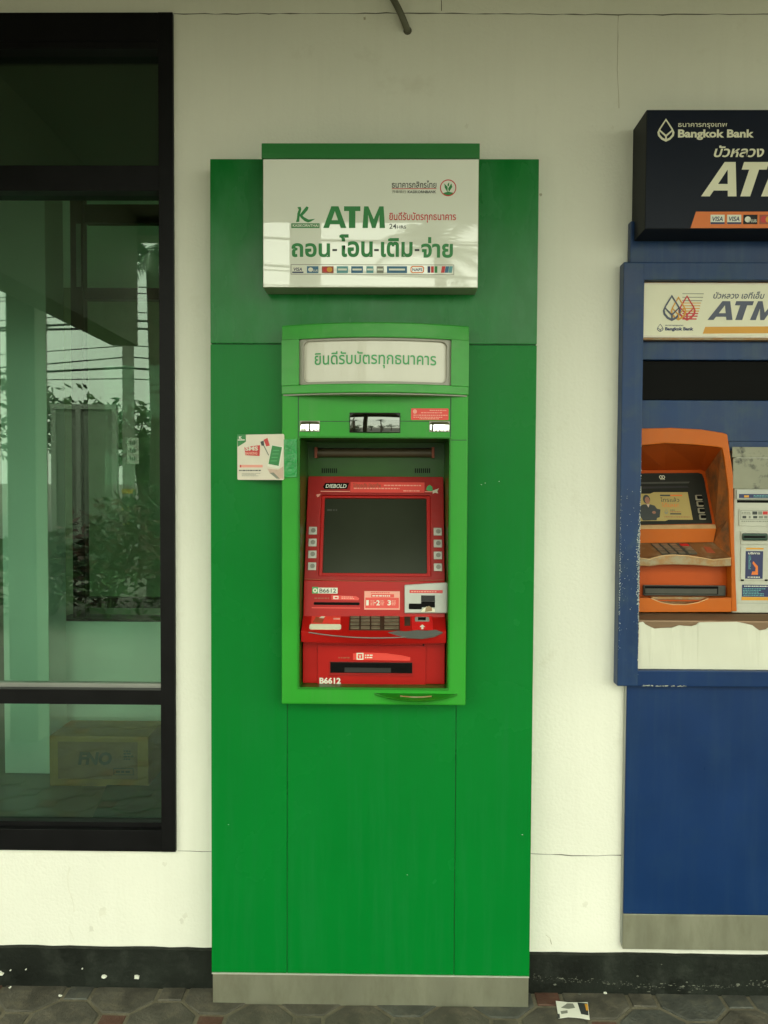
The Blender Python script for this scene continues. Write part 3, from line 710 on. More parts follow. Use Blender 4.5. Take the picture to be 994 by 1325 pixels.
text('ยินดีรับบัตรทุกธนาคาร', H, (406.5, 454.5, 565, 477), 'print_green_pale', ln, h=-0.0145, bold=0.012)
# mirrors and sticker on the band under the header
def dome(P, px, h, name, m, parent, nu=10, nv=6, tilt=0.0, side=0.0):
    u0, u1, v0, v1 = P.ext(*px); mb = MB(); V = []
    for j in range(nv + 1):
        for i in range(nu + 1):
            a, b = i / nu, j / nv
            V.append(P.pt(u0 + (u1-u0)*a, v0 + (v1-v0)*b, 0.001 + h * (1 - (2*a-1)**2 * .7 - (2*b-1)**2 * .3) - tilt * (b - .5) + abs(tilt) * .5 + side * (a - .5) + abs(side) * .5))
    mb.add(V, [(j*(nu+1)+i, j*(nu+1)+i+1, (j+1)*(nu+1)+i+1, (j+1)*(nu+1)+i) for j in range(nv) for i in range(nu)])
    return mb.build(name, m, parent, smooth=True)
rect(F, (452.5, 534, 518, 560), 0, 0.003, 'mirror_surround', 'black_gloss', frm, .001)
dome(F, (453.5, 535, 517, 559), 0.009, 'convex_mirror', 'dark_mirror', atm, tilt=0.004)
for px in ((388, 544.5, 414, 558.5), (555.5, 545, 582, 559)):
    rect(F, px, 0, 0.002, 'mirror_surround', 'lens_rim', frm, .001)
    dome(F, (px[0] + 1, px[1] + 1, px[2] - 1, px[3] - 1), 0.004, 'side_mirror', 'mirror', atm, tilt=0.0035)
st = rect(F, (532, 528.5, 580.5, 543.5), 0, 0.0008, 'warning_sticker', 'red_sticker', frm, r=.002)
slab(F, ellipse(F, 537, 532.5, 2.6, 2.8), .0008, .0012, 'seal', 'pink_print', st)
for k, (a, b, y) in enumerate([(556, 578, 531), (545, 579, 534), (535, 579, 537.2), (535, 579, 539.8), (543, 572, 541.8)]):
    fine_print(F, (a, y - 1, b, y + 1.1), 1, 'pink_print', st, h=.0013, seed=k, fill=.95)

# recess
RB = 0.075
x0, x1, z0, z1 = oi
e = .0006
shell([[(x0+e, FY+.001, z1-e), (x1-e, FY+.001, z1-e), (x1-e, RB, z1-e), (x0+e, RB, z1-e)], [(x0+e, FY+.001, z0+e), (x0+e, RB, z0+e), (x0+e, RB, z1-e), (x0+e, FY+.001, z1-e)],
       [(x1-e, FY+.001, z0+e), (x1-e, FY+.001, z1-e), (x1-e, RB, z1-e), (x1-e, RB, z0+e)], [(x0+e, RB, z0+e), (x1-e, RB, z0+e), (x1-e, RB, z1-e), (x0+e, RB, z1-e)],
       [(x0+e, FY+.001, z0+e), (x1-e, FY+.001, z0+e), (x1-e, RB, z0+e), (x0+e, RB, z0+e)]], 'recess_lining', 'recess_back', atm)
BK = vplane(RB)
a, b = BK.hit(410, 586), BK.hit(560, 586)
MB().tube([(a[0], RB - .012, a[1]), (b[0], RB - .012, b[1])], .0135, 14).build('lamp_tube', 'lamp_brown', atm, smooth=True)
for c in (a, b):
    s = 1 if c is b else -1; MB().box(c[0] - .004, c[0] + .004, RB - .028, RB, c[1] - .016, c[1] + .016).build('lamp_holder', 'brown_print', atm, .001)
for k in range(8):
    for xx in (416.5, 537):
        rect(BK, (xx + k * 2.6, 606, xx + k * 2.6 + 1.3, 612), 0, .0015, 'vent_slot', 'slot_black', atm)

# red terminal: leaning screen panel
pT, pB = hitY(487, 616.5, 0.045), hitY(487, 751.5, -0.062)
SP = Plane((0, pB.y, pB.z), (0, pT.y - pB.y, pT.z - pB.z)); SL = (Vector((0, pT.y, pT.z)) - Vector((0, pB.y, pB.z))).length
ru0, ru1 = oi[0] + .004, oi[1] - .004
ti = SP.ext(414, 640.5, 557.5, 745)
pan = frame_uv(SP, (ru0, ru1, 0.0, SL), ti, -0.03, 0.0, 'screen_panel', 'red_dusty', atm, 0.0025, ro=.004, ri=.005)
frame_uv(SP, ti, SP.ext(418.5, 643.5, 552.5, 741), -0.028, -0.006, 'screen_bezel', 'red_plastic', pan, .002, ri=.004)
slab(SP, rr(*SP.ext(416, 642, 555, 743)), -0.03, -0.014, 'screen', 'screen_glass', atm)
fine_print(SP, (423, 656, 436, 660), 1, 'slot_grey', pan, h=-.0135, seed=2)
lg = polyp(SP, [(418, 630), (421, 625), (452, 625), (449.5, 632.5), (420, 633)], 0, .001, 'maker_badge', 'black_gloss', pan)
text('DIEBOLD', SP, (421.5, 626.6, 448.5, 631.6), 'print_white', lg, h=.0014, bold=.02, shear=.2)
hs = rect(SP, (453.5, 624, 549.5, 637.5), 0, .0008, 'header_sticker', 'red_sticker', pan)
text('โปรดระวัง มิจฉาชีพ', SP, (457, 625.2, 493, 631), 'brown_print', hs, h=.0013, bold=.03)
fine_print(SP, (497, 627, 545, 629.6), 1, 'pink_print', hs, h=.0013, seed=5, fill=1); fine_print(SP, (458, 630.8, 517, 633.4), 1, 'pink_print', hs, h=.0013, seed=6, fill=1); fine_print(SP, (522, 634, 545, 636.6), 1, 'pink_print', hs, h=.0013, seed=8, fill=1)
rect(SP, (415, 635.3, 453, 636.4), 0, .0007, 'print_line', 'pink_print', pan); rect(SP, (550, 635.8, 561, 636.8), 0, .0007, 'print_line', 'pink_print', pan)
polyp(SP, [(551.5, 634), (553, 629.5), (556, 627.5), (559.5, 630), (560, 635), (556, 635.8)], 0, .0009, 'torn_sticker', 'print_green_pale', pan)
polyp(SP, [(560, 635), (564, 633.5), (568, 632), (566, 635.5), (567, 638.5), (563, 637.5), (560, 639)], 0, .0009, 'torn_sticker', 'card_white', pan)
polyp(SP, [(409.5, 640), (415, 639), (413, 642.5), (410.5, 643.5)], 0, .0008, 'torn_sticker', 'pink_print', pan)
# soft keys down both sides
for xx, ys in ((405.0, (687, 702.3, 717.6, 733)), (566.5, (688.3, 703.6, 719, 734.3))):
    for i, yy in enumerate(ys):
        off = (-i * 0.35 if xx < 450 else i * 0.1)
        k = rect(SP, (xx - 5.3 + off, yy - 5, xx + 5.3 + off, yy + 5), 0, .004, 'function_key', 'button_grey', atm, .0012)
        slab(SP, ellipse(SP, xx + off + .6, yy - .3, 3.1, 3.0, 14), .004, .0046, 'key_dimple', 'button_inner', k)
# lower fascia: near upright strip with slot, sticker and card reader
pC = hitY(487, 798, -0.080)
LP = Plane((0, pC.y, pC.z), (0, pB.y - pC.y, pB.z - pC.z)); LL = (Vector((0, pB.y, pB.z)) - Vector((0, pC.y, pC.z))).length
lf = slab(LP, rr(ru0, ru1, -.004, LL), -0.05, 0.0, 'lower_fascia', 'red_plastic', atm, .002)
MB().tube([SP.pt(u, .004 - .006 * (1 - ((u - hc) / (ru1 - hc)) ** 2), .0006) for u in [ru0 + (ru1 - ru0) * i / 16 for i in range(17)]], .0012, 6).build('joint_line', 'brown_print', lf)
idl = rect(LP, (411.5, 760.5, 437, 768), 0, .0009, 'number_label', 'print_white', lf, r=.001)
text('B6612', LP, (413.5, 761.6, 435, 767), 'print_dark', idl, h=.0014, bold=.012)
bg_ = rect(LP, (404, 759.5, 412, 768), 0, .0007, 'logo_label', 'print_green_pale', lf)
slab(LP, ellipse(LP, 407.8, 764, 2.9, 2.9), .0007, .0011, 'logo_disc', 'print_cream', bg_); slab(LP, ellipse(LP, 407.9, 764, 1.1, 1.3), .0011, .0014, 'logo_mark', 'print_green', bg_)
rect(LP, (406, 779.3, 465.5, 783), 0, .0006, 'slot', 'slot_black', lf, r=.003)
rect(LP, (403.5, 786, 466, 787.2), 0, .0025, 'slot_lip', 'red_sticker', lf)
sl = polyp(LP, [(429, 770), (461, 771.5), (465, 774), (464, 776.8), (429, 776)], 0, .0008, 'slot_label', 'red_sticker', lf)
frame(LP, (431.5, 771.2, 438, 775.2), (433, 772.2, 437, 774.4), .0008, .0012, 'card_symbol', 'print_white', sl)
fine_print(LP, (442, 771.6, 461, 775.4), 2, 'pink_print', sl, h=.0013, seed=11, fill=.85)
fine_print(LP, (407, 772.5, 426, 775.5), 1, 'brown_print', lf, h=.0007, seed=12, fill=1)
ins = rect(LP, (471.5, 765, 517.5, 789), 0, .0009, 'instruction_sticker', 'pink_print', lf)
i2 = rect(LP, (472.8, 773.4, 516.2, 787), .0009, .0013, 'sticker_panel', 'red_sticker', ins)
rect(LP, (480.5, 768.8, 510, 773), .0009, .0013, 'sticker_panel', 'red_sticker', ins)
fine_print(LP, (482, 769.6, 508, 772.4), 1, 'print_white', ins, h=.0018, seed=13, fill=1); fine_print(LP, (480, 766, 510, 768), 1, 'red_sticker', ins, h=.0013, seed=14, fill=1)
for ch, xx in (('1', 474), ('2', 487), ('3', 501.5)):
    text(ch, LP, (xx, 776.6, xx + (3.2 if ch == '1' else 4.6), 783.4), 'print_white', ins, h=.0018, bold=.03)
    fine_print(LP, (xx + 5.5, 776.5, xx + 10.5, 783.5), 4, 'pink_print', ins, h=.0018, seed=ord(ch), fill=.9)
rect(LP, (484, 779.4, 486.4, 780.4), .0013, .0018, 'dash', 'print_white', ins)
cr_ = polyp(LP, [(523.5, 757), (552, 755), (579, 753.5), (579, 793.5), (523.5, 793.5)], -.001, .010, 'card_reader', 'silver_plastic', atm, .0025)
LR = Plane(LP.pt(0, 0, .010), LP.v)
rl = rect(LR, (530, 763.5, 573, 767.5), 0, .0007, 'reader_label', 'red_label', cr_)
fine_print(LR, (532, 764.4, 571, 766.8), 1, 'pink_print', rl, h=.0012, seed=21, fill=1)
rect(LR, (529, 781, 546, 788.5), 0, .0006, 'card_slot', 'slot_black', cr_, r=.003)
rect(LR, (545, 770.5, 563, 778), 0, .0012, 'card_window', 'black_gloss', cr_); rect(LR, (545, 778.2, 563, 786), 0, .0007, 'card_mouth', 'slot_black', cr_)
polyp(LR, [(544.5, 792), (548, 787.5), (552, 785), (557, 785.5), (562.5, 788), (563, 792)], .0005, .003, 'card_tongue', 'print_cream', cr_)
polyp(LR, [(550, 792), (551, 786), (555, 784), (559, 786.5), (559, 790.5)], .003, .0042, 'tongue_grip', 'ledge_worn', cr_)
# sloping console with the keypad, bulged at the front
SHB = hitY(487, 798, -0.080); SHF = hitY(487, 817, -0.128)
TP = Plane((0, SHF.y, SHF.z), (0, SHB.y - SHF.y, SHB.z - SHF.z)); TL = (Vector((0, SHB.y, SHB.z)) - Vector((0, SHF.y, SHF.z))).length
cb = lambda u: 0.020 * (1 - min(1, abs((u - hc) / (ru1 - hc))) ** 2)
n = 18; us = [oi[0] + .003 + (oi[1] - oi[0] - .006) * i / n for i in range(n + 1)]
slope = (SHF.z - SHB.z) / (SHF.y - SHB.y)
zf = hitY(487, 832.5, -0.128).z
T1 = [Vector((u, SHF.y - cb(u), SHF.z - cb(u) * slope * 1.0)) for u in us]; T0 = [Vector((u, SHB.y + .03, SHB.z + .03 * slope)) for u in us]
U1 = [Vector((u, SHF.y - cb(u) * .7 + .006, zf)) for u in us]; U0 = [Vector((u, SHB.y + .03, zf)) for u in us]
N = n + 1; mb = MB(); mb.add(T0 + T1 + U1 + U0, [f for i in range(n) for f in ((i, i+1, N+i+1, N+i), (N+i, N+i+1, 2*N+i+1, 2*N+i), (2*N+i, 2*N+i+1, 3*N+i+1, 3*N+i))] + [(0, N, 2*N, 3*N), (n, 3*N+n, 2*N+n, N+n)])
con = mb.build('console', 'red_plastic', atm, .0025, angle=40)
kp = rect(TP, (452, 797.8, 517.5, 816), 0, .002, 'keypad', 'keypad_plate', atm, .001)
cols = ((453.8, 465), (467.2, 478.6), (480.6, 491.8), (497.5, 516)); rows = ((798.8, 801.2), (802.8, 805.4), (807, 809.8), (811.8, 815))
for a, b in cols:
    for c, d in rows: rect(TP, (a, c, b, d), .002, .0055, 'key', 'key_metal', kp, .0012)
rect(TP, (400.5, 808.3, 441.5, 815), 0, .003, 'receipt_tray', 'print_cream', con, .001, r=.006)
rs = rect(TP, (403, 797.6, 441, 807.4), 0, .0008, 'console_sticker', 'red_sticker', con)
polyp(TP, [(405, 805.5), (409, 798.5), (420, 800), (417, 806.5)], .0008, .0012, 'sticker_picture', 'brown_print', rs)
polyp(TP, [(413, 800), (416, 798), (421, 798.2), (419, 800.2)], .0012, .0016, 'sticker_picture', 'card_white', rs); rect(TP, (431.5, 800, 440, 802), .0008, .0012, 'sticker_picture', 'pink_print', rs)
aw = rect(TP, (533, 797.4, 560, 815), 0, .002, 'arrow_plate', 'red_label', con, .001, r=.004)
rect(TP, (537, 799, 555.5, 805), .002, .0026, 'plate_window', 'silver_plastic', aw, r=.003); rect(TP, (541, 799.6, 551, 803.4), .0026, .003, 'plate_picture', 'black_gloss', aw)
polyp(TP, [(546.6, 809), (550.3, 812), (548, 812), (548, 815), (545.2, 815), (545.2, 812), (543, 812)][::-1], .002, .0028, 'arrow', 'print_white', aw)
rect(TP, (523.5, 797.5, 531, 810), 0, .0008, 'worn_patch', 'keypad_plate', con)
polyp(TP, [(502, 818.8), (512, 822), (528, 825), (546, 826), (562, 823.5), (573, 818.5), (564, 815.6), (552, 816.6), (540, 816), (525, 817.5), (515, 816.8)], -.003, .0016, 'hand_rest', 'grey_trim', con)
mb = MB(); mb.tube([Vector((u, SHF.y - cb(u) - .0005, SHF.z - cb(u) * slope - .0008)) for u in us[1:-1]], .0017, 8); mb.build('console_trim', 'grey_trim', con, smooth=True)
# lower red panel with the cash slot
DP = vplane(-0.088)
e = DP.ext(388, 830, 580.5, 888)
dp = MBx(oi[0] + .004, oi[1] - .004, -0.088, -0.03, oi[2] + .001, zf + .004).build('dispenser_panel', 'red_plastic', atm, .002)
ip = rect(DP, (411, 835, 551, 886.5), 0, .004, 'dispenser_door', 'red_plastic', atm, .0015)
DD = vplane(-0.092)
rect(DD, (426.5, 856, 534.5, 872.5), 0, .003, 'slot_surround', 'red_dusty', ip, .001)
DS = vplane(-0.095)
rect(DS, (427.5, 857.5, 533.5, 871), -.003, .0005, 'cash_slot', 'slot_black', ip); rect(DS, (428, 857, 533, 858.6), 0, .002, 'slot_shutter', 'black_gloss', ip); rect(DS, (446, 864, 506, 870), 0.0005, .0016, 'slot_shutter', 'black_matte', ip)
rect(DS, (426.5, 872.6, 534.5, 874), -.004, .003, 'slot_lip', 'red_dusty', ip)
cs = polyp(DD, [(457, 845.5), (470, 844.3), (500, 845.3), (520, 848), (531, 850.5), (531, 855), (457, 853.8)], 0, .0008, 'slot_label', 'red_sticker', ip)
frame(DD, (461.5, 844.8, 470.5, 853.6), (463, 846.2, 469, 852.2), .0008, .0013, 'notes_symbol', 'print_white', cs)
text('V', DD, (464.3, 847.5, 467.6, 851.8), 'print_white', cs, h=.0014, bold=.03); fine_print(DD, (472.5, 846.2, 484, 852.2), 2, 'print_white', cs, h=.0013, seed=31)
fine_print(DD, (438, 849.5, 455, 852.5), 1, 'brown_print', ip, h=.0008, seed=32, fill=1)
text('B6612', DD, (413.5, 876.8, 441, 884.8), 'print_white', ip, h=.0006, bold=.035)
slab(DP, ellipse(DP, 548, 834.5, 1.3, 1.2, 10), 0, .0008, 'keyhole', 'slot_black', dp)
# pull ledge on the bottom rail
hz = F.ext(484.5, 896.5, 592, 906); hm = (hz[0] + hz[1]) / 2; hh = (hz[1] - hz[0]) / 2
HP = vplane(FY, bend=lambda u: 0.022 * (1 - min(1, abs((u - hm) / hh)) ** 2))
n = 16; us = [hz[0] + (hz[1] - hz[0]) * i / n for i in range(n + 1)]
def lp(z0, k): return [Vector((u, FY - k * 0.034 * (1 - ((u - hm) / hh) ** 2) - .0015, z0 - k * .012 * (1 - ((u - hm) / hh) ** 2))) for u in us]
zt = hz[3] - .001
bk = lambda z0: [Vector((hz[1], FY + .004, z0)), Vector((hz[0], FY + .004, z0))]
MB().loft(lp(zt - .006, .9) + bk(zt - .006), lp(zt, 1.0) + bk(zt)).build('pull_ledge', 'recess_green', atm, .001, angle=50)
mb = MB(); mb.tube([p + Vector((0, 0.016, .006)) for p in lp(zt, 1.0)[5:12]], .002, 6); mb.build('ledge_strip', 'ledge_worn', atm)

# ------------------------------------------------------------------ white sign box above it
SY = -0.16; SG = vplane(SY)
e = SG.ext(340, 205.5, 619.5, 372)
sign = thing('sign_box', ((e[0] + e[1]) / 2, PY, e[2]), 'white glossy bank sign box with green lettering mounted on the green panel', 'sign')
sb = MBx(e[0], e[1], SY + .004, PY + .0005, e[2], e[3]).build('sign_case', 'lens_rim', sign, .002)
MBx(e[0] + .0015, e[1] - .0015, SY, SY + .0045, e[2] + .001, e[3] - .001).build('sign_face', 'white_acrylic', sign, .001)
ec = SG.ext(339, 185.5, 620.5, 205)
MBx(ec[0] - .001, ec[1] + .001, SY - .002, -0.001, e[3] + .0005, ec[3]).build('sign_cap', 'sign_green', sign, .002)
def z1p(x, y): return (330 + x / 3.3133, 180 + y / 3.3133)
text('ธนาคารกสิกรไทย', SG, z1p(587, 178) + z1p(778, 209), 'print_dark', sign, bold=.012)
rect(SG, z1p(587, 211) + z1p(778, 214), 0, .0006, 'rule', 'print_red', sign)
text('开泰银行', SG, z1p(588, 219) + z1p(648, 232), 'print_grey', sign, bold=.006); text('KASIKORNBANK', SG, z1p(655, 220) + z1p(777, 232), 'print_dark', sign, bold=.02)
c = ellipse(SG, 580, 243, 10.6, 10.8, 32); ci = ellipse(SG, 580, 243, 9.4, 9.6, 32)
MB().ring([SG.pt(*q, 0) for q in c], [SG.pt(*q, 0) for q in ci], [SG.pt(*q, .0008) for q in c], [SG.pt(*q, .0008) for q in ci]).build('logo_ring', 'print_red', sign)
for pts in ([(826, 205), (812, 190), (814, 208), (826, 228)], [(828, 212), (842, 190), (846, 205), (832, 226)], [(826, 192), (833, 186), (832, 200), (826, 203)], [(805, 232), (828, 225), (854, 231), (840, 241), (818, 241)]):
    polyp(SG, [z1p(*q) for q in pts], 0, .0006, 'logo_leaf', 'print_green', sign)
for i, pts in enumerate(([(182, 292), (196, 290), (199, 301), (192, 325), (190, 354), (176, 356), (180, 340), (182, 318), (188, 302)], [(190, 326), (202, 312), (214, 296), (222, 288), (230, 293), (226, 304), (212, 320), (199, 332)], [(198, 321), (211, 335), (230, 345), (258, 342), (240, 353), (228, 357), (214, 352), (200, 340), (191, 329)])):
    polyp(SG, [z1p(*q) for q in pts], 0, .0006 + i * .0002, 'brush_stroke', 'print_green', sign)
kb_ = rect(SG, z1p(156, 361) + z1p(277, 381), 0, .0006, 'name_strip', 'print_green', sign)
text('KASIKORNTHAI', SG, z1p(162, 365) + z1p(272, 377), 'print_white', kb_, h=.001, bold=.02)
atm_word(SG, z1p(293, 288) + z1p(558, 381), 'print_green', sign)
text('ยินดีรับบัตรทุกธนาคาร', SG, z1p(576, 313) + z1p(862, 358), 'print_red', sign, bold=.014)
text('24', SG, z1p(576, 363) + z1p(606, 384), 'print_dark', sign, bold=.008); text('HRS', SG, z1p(609, 370) + z1p(648, 384), 'print_dark', sign, bold=.008)
for body_, px in (('ถอน', (157, 446, 322, 506)), ('โอน', (362, 408, 505, 506)), ('เติม', (540, 424, 676, 506)), ('จ่าย', (713, 420, 849, 509))):
    text(body_, SG, z1p(*px[:2]) + z1p(*px[2:]), 'print_green', sign, bold=.03)
for a in (332, 511, 685): rect(SG, z1p(a, 471) + z1p(a + 20, 480), 0, .0006, 'hyphen', 'print_dark', sign)
frame(SG, z1p(153, 537) + z1p(854, 581), z1p(156, 540) + z1p(851, 578), 0, .0003, 'logo_strip_border', 'lens_rim', sign)
def card(P, px, base, parent, kind, h=0.0):
    o = rect(P, px, h, h + .0006, 'card_logo', base, parent); a, b, c, d = px; w = c - a; t = d - b; H_ = h + .001
    if kind == 'visa':
        text('VISA', P, (a + w*.12, b + t*.2, c - w*.12, b + t*.7), 'print_navy', o, h=H_, bold=.02, shear=.2); rect(P, (a, b + t*.8, c, d), h + .0006, h + .001, 'band', 'print_navy', o)
    elif kind == 'plus':
        text('PLUS', P, (a + w*.42, b + t*.5, c - w*.06, b + t*.8), 'print_white', o, h=H_, bold=.02); slab(P, ellipse(P, a + w*.32, b + t*.5, w*.22, t*.32, 14), h + .0006, h + .001, 'globe', 'print_white', o)
    elif kind == 'mc':
        slab(P, ellipse(P, a + w*.32, b + t*.5, w*.24, t*.36, 16), h + .0006, h + .001, 'disc', 'print_red', o); slab(P, ellipse(P, a + w*.66, b + t*.5, w*.24, t*.36, 16), h + .0008, h + .0012, 'disc', 'print_amber', o)
    elif kind == 'band': rect(P, (a + w*.1, b + t*.35, c - w*.1, b + t*.62), h + .0006, h + .001, 'band', 'print_white', o)
    return o
for a, b, base, kind in ((160, 208, 'print_white', 'visa'), (223, 272, 'print_blue', 'plus'), (287, 337, 'brown_print', 'mc'), (351, 399, 'print_teal', 'band'), (413, 463, 'print_blue', 'band'), (478, 508, 'print_teal', 'band'), (522, 552, 'print_grey', 'band'), (566, 652, 'print_blue', 'band')):
    card(SG, z1p(a, 545) + z1p(b, 574), base, sign, kind)
frame_uv(SG, SG.ext(*(z1p(667, 544) + z1p(725, 574))), SG.ext(*(z1p(671, 548) + z1p(721, 570))), 0, .0006, 'card_logo', 'print_orange', sign, ro=.006, ri=.005); text('NAPS', SG, z1p(675, 553) + z1p(718, 566), 'print_navy', sign, bold=.02)
for a, m_ in ((740, 'print_navy'), (755, 'print_red'), (770, 'print_green')): rect(SG, z1p(a, 545) + z1p(a + 12, 573), 0, .0006, 'card_logo', m_, sign)
for a, m_ in ((797, 'print_red'), (813, 'print_blue'), (829, 'print_teal')): polyp(SG, [z1p(a + 5, 545), z1p(a + 20, 545), z1p(a + 15, 573), z1p(a, 573)], 0, .0006, 'card_logo', m_, sign)

# ------------------------------------------------------------------ leaflet card taped to the frame
pl, pr = hitY(308, 592, PY - .003), hitY(368, 592, FY - .004)
CP = Plane((pl.x, pl.y, 0), (0, 0, 1), u=(pr.x - pl.x, pr.y - pl.y, 0))
fl = thing('taped_leaflet', (pl.x + .06, -0.1, hitY(338, 620, -.1).z), 'square promotional card taped beside the green terminal frame', 'leaflet')
def z5(x, y): return (290 + x / 9.94, 550 + y / 9.94)
ee = CP.ext(*(z5(172, 120) + z5(773, 705)))
cd = slab(CP, rr(*ee, .004), -.001, .0006, 'card', 'card_white', fl)
polyp(CP, [z5(172, 120), z5(282, 120), z5(282, 215), z5(178, 280)], .0006, .001, 'green_corner', 'print_green', cd)
text('K', CP, z5(195, 145) + z5(235, 180), 'print_white', cd, h=.0014, bold=.04); rect(CP, z5(180, 186) + z5(268, 198), .001, .0014, 'bar', 'print_white', cd)
polyp(CP, [z5(265, 285), z5(465, 258), z5(458, 398), z5(275, 388)], .0006, .0012, 'red_block', 'print_red', cd)
text('SMS', CP, z5(275, 275) + z5(440, 330), 'card_white', cd, h=.0016, bold=.04); text('BANKING', CP, z5(278, 345) + z5(432, 382), 'pink_print', cd, h=.0016, bold=.03)
polyp(CP, [z5(510, 190), z5(560, 165), z5(590, 265), z5(545, 275)], .0006, .001, 'red_block', 'print_red', cd)
polyp(CP, [z5(470, 215), z5(510, 200), z5(520, 265), z5(485, 265)], .0006, .0011, 'microphone', 'print_dark', cd); polyp(CP, [z5(505, 265), z5(520, 262), z5(580, 385), z5(570, 392)], .0006, .001, 'microphone', 'print_grey', cd)
polyp(CP, [z5(615, 255), z5(765, 278), z5(715, 560), z5(560, 530)], .0006, .0014, 'phone', 'print_white', cd); polyp(CP, [z5(622, 262), z5(748, 285), z5(705, 525), z5(575, 500)], .0014, .0018, 'phone_screen', 'print_green', cd)
for i in range(4):
    y_ = 320 + i * 45; rect(CP, z5(635 - i*10, y_) + z5(715 - i*10, y_ + 12), .0018, .0021, 'screen_line', 'print_green_pale', cd)
polyp(CP, [z5(560, 560), z5(700, 575), z5(765, 530), z5(765, 690), z5(700, 695), z5(590, 620)], .0006, .001, 'hand', 'skin_light', cd)
polyp(CP, [z5(590, 615), z5(640, 610), z5(720, 690), z5(680, 690)], .001, .0013, 'shadow_print', 'print_grey', cd)
rect(CP, z5(205, 512) + z5(498, 545), .0006, .001, 'red_strip', 'pink_print', cd); rect(CP, z5(205, 512) + z5(222, 545), .001, .0013, 'red_strip', 'print_red', cd)
fine_print(CP, z5(195, 570) + z5(500, 596), 1, 'print_dark', cd, h=.0009, seed=51, fill=1); fine_print(CP, z5(230, 615) + z5(470, 660), 3, 'lens_rim', cd, h=.0009, seed=52, fill=.9)
TPx = vplane(FY - .006)
polyp(TPx, [z5(768, 185), z5(935, 178), z5(938, 668), z5(772, 672)], -.005, 0, 'tape', 'clear_tape', fl)
# ------------------------------------------------------------------ blue cash machine
LY = -0.020; LPn = vplane(LY)
px0 = LPn.hit(809, 1040)[0]; pz0 = LPn.hit(850, 1228.5)[1]; pzs = LPn.hit(850, 1183)[1]
bl = thing('cash_machine', (bx0 + BW/2, -0.05, pz0), 'blue cash machine with an orange terminal hung on the cream wall', 'cash machine')
MBx(px0, bx1 - (px0 - bx0), LY, -0.0005, pzs, bz0 + .02).build('lower_panel', 'blue_paint', bl, .0025)
MBx(px0 - .0005, bx1 - (px0 - bx0) + .0005, LY - .0008, -0.0005, pz0, pzs - .0005).build('kick_plate', 'brushed_steel', bl, .0012)
MBx(px0 - .003, px0 - .0003, LY + .003, -0.0005, pz0 + .01, bz0 - .002).build('edge_strip', 'silver_trim', bl)
# frame members
bf = MBx(bx0, ix0, FBY, -0.001, bz0, bz1).build('frame', 'blue_paint_dusty', bl, .004)
MBx(ix1, bx1, FBY, -0.001, bz0, bz1).build('stile', 'blue_paint_dusty', bf, .004)
MBx(ix0 - .003, ix1 + .003, FBY + .0005, -0.001, iz1, bz1 - .0005).build('top_rail', 'blue_paint_dusty', bf, .003)
MBx(ix0 - .003, ix1 + .003, FBY + .0005, -0.001, bz0 + .0005, iz0).build('bottom_rail', 'blue_paint', bf, .003)
NK = vplane(-0.028); nz = NK.hit(900, 300)[1]; nx = NK.hit(815.5, 330)[0]
MBx(nx, bx1 - (nx - bx0), -0.028, -0.001, bz1 - .002, nz + .03).build('neck', 'blue_paint_dusty', bl, .003)
# worn paint along the frame edges
mb = MB(); rn = random.Random(77)
for k in range(900):
    y = rn.gauss(735, 48); edge = rn.random()
    amp = max(0.15, 1 - abs(y - 720) / 110)
    if edge < .7: X = ix0 - abs(rn.gauss(0, .0045 * amp)) - .0006
    elif edge < .93: X = bx0 + abs(rn.gauss(0, .002)) + .0008
    else: X = rn.uniform(bx0 + .004, ix0 - .004)
    Z = FB.hit(815, y)[1]; r = rn.uniform(.0004, .0015) * (1 if edge < .7 else .7)
    mb.add([FB.pt(X + r*rn.uniform(.4, 1.1)*math.cos(i*1.05), Z + 1.5*r*rn.uniform(.4, 1.2)*math.sin(i*1.05), .0004) for i in range(6)], [tuple(range(6))])
for k in range(60):
    X = rn.uniform(bx0 + .07, bx0 + .2); Z = bz0 + abs(rn.gauss(0, .0012)) + .0012; r = rn.uniform(.0005, .0016)
    mb.add([FB.pt(X + 2*r*math.cos(i*1.05), Z + .6*r*math.sin(i*1.05), .0004) for i in range(6)], [tuple(range(6))])
tag(mb.build('worn_paint', 'wear_pale', bf), kind='stuff')

for a_ in ((ix0 - .0038, ix0, iz0 - .0038, iz1 + .0038), (ix1, ix1 + .0038, iz0 - .0038, iz1 + .0038), (ix0, ix1, iz1, iz1 + .0038), (ix0, ix1, iz0 - .0038, iz0)):
    MBx(a_[0], a_[1], -0.0005, 0.145, a_[2], a_[3]).build('recess_lining', 'blue_paint_dusty', bl)
# everything inside the frame sits SB further back, partly within the wall
SB = 0.085; vplane_, hitY_, MBx_ = vplane, hitY, MBx
def vplane(y, bend=None): return vplane_(y + SB, bend)
def hitY(px, py, y): return hitY_(px, py, y + SB)
def MBx(x0, x1, y0, y1, z0, z1): return MBx_(x0, x1, y0 + SB, y1 + SB, z0, z1)
MBx_(ix0 - .0038, ix1 + .0038, 0.1455, 0.159, iz0 - .0038, iz1 + .0038).build('light_stop_plate', 'slot_black', bl)  # unseen black backing added to stop daylight leaking through the wall hole
